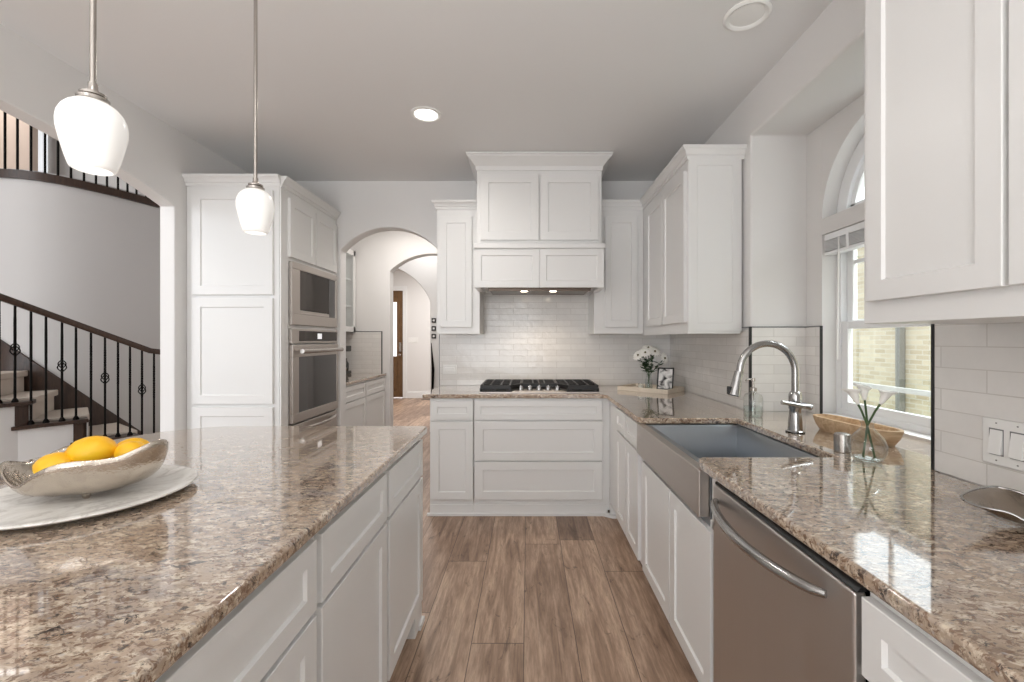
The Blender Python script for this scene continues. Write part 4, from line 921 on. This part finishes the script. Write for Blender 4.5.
for i, p in enumerate(pts):
    t = (pts[min(i+1, len(pts)-1)]-pts[max(i-1, 0)]).normalized(); s_ = t.cross(Vector((0, 0, 1))).normalized(); u = s_.cross(t)
    rs.append([p+s_*a+u*c for a, c in ((-0.020, -0.026), (0.020, -0.026), (0.030, -0.008), (0.030, 0.010), (0.018, 0.026), (-0.018, 0.026), (-0.030, 0.010), (-0.030, -0.008))])
finish('handrail', b.rings(rs), 'walnut_stain', rl)
bx = [-33, -17, -1, 15, 31, 46, 62, 76, 91, 105, 118, 130, 142, 154]
def tread_at(x):
    for z, xr, xl in noses:
        if xl < x <= xr: return z
    return 0.2
def baluster(name, p0, zt, par, basket, bz=None):
    o = finish(name, B().tube([p0, Vector((p0.x, p0.y, zt))], 0.0085, 8), 'iron', par)
    finish('shoe', B().lathe([(0.022, 0), (0.022, 0.012), (0.011, 0.034)], p0, 10), 'iron', o)
    L = zt-p0.z
    # twisted length
    tw = []
    for k in range(25):
        a = k*0.9; zz = p0.z+L*0.55+L*0.32*k/24; tw.append([Vector((p0.x+0.0105*math.cos(a+q*PI/2), p0.y+0.0105*math.sin(a+q*PI/2), zz)) for q in range(4)])
    finish('twist', B().rings(tw), 'iron', o)
    if basket:
        b = B()
        for q in range(4):
            pp = []
            for k in range(9):
                t = k/8; a = q*PI/2+t*PI*0.9; r = 0.028*math.sin(PI*t)**0.8+0.003; pp.append((p0.x+r*math.cos(a), p0.y+r*math.sin(a), bz-0.052+0.104*t))
            b.tube(pp, 0.0045, 6)
        finish('basket', b, 'iron', o)
for x in bx:
    p = OP(x, tread_at(x)); d = od(x)
    bk = x in (15, 62, 105, 142, -33)
    yb = {15: 349.5, 62: 366, 105: 378, 142: 389.5, -33: 332}.get(x, 340)
    baluster('baluster', p, railz(x)-0.02, rl, bk, EYE-(yb-340)*d/F)
# balcony edge and its balusters
ZB = 2.93
bs = [BP(x, 0) for x in (-200, -150, -100, -60, -20, 0, 20, 40, 60, 80, 100, 115, 130, 145, 158)]
struct('floor_landing', B().prism([(p.x, p.y+0.035, 2.90) for p in bs] + [(XL-0.1, 5.9, 2.90), (XL-0.1, 7.3, 2.90), (-9.3, 7.3, 2.90), (-9.3, 4.4, 2.90)], (0, 0, 0.10)), 'hall_paint')
bal = root('balcony_railing', 'black baluster railing on a curved dark wood landing edge above the stair hall', 'railing', (-5.2, 4.6, 2.9))
rs = []
for i, p in enumerate(bs):
    t = (bs[min(i+1, len(bs)-1)]-bs[max(i-1, 0)]).normalized(); s_ = Vector((-t.y, t.x, 0))
    rs.append([p+s_*a+Vector((0, 0, z)) for a, z in ((-0.03, ZB-0.035), (0.03, ZB-0.035), (0.03, ZB+0.04), (-0.03, ZB+0.045))])
finish('edge_board', B().rings(rs), 'walnut_stain', bal)
for x in (5, 17.5, 31, 45, 58, 71, 84, 96, 107, 118, 127.5, 136.5, 146):
    p = BP(x, ZB+0.04); p.y += 0.0
    o = finish('baluster', B().tube([p, p+Vector((0, 0, 0.86))], 0.010, 8), 'iron', bal)
rs = []
for i, p in enumerate(bs):
    t = (bs[min(i+1, len(bs)-1)]-bs[max(i-1, 0)]).normalized(); s_ = Vector((-t.y, t.x, 0))
    rs.append([p+s_*a+Vector((0, 0, ZB+0.86+z)) for a, z in ((-0.03, 0), (0.03, 0), (0.03, 0.06), (-0.03, 0.06))])
finish('handrail', B().rings(rs), 'walnut_stain', bal)
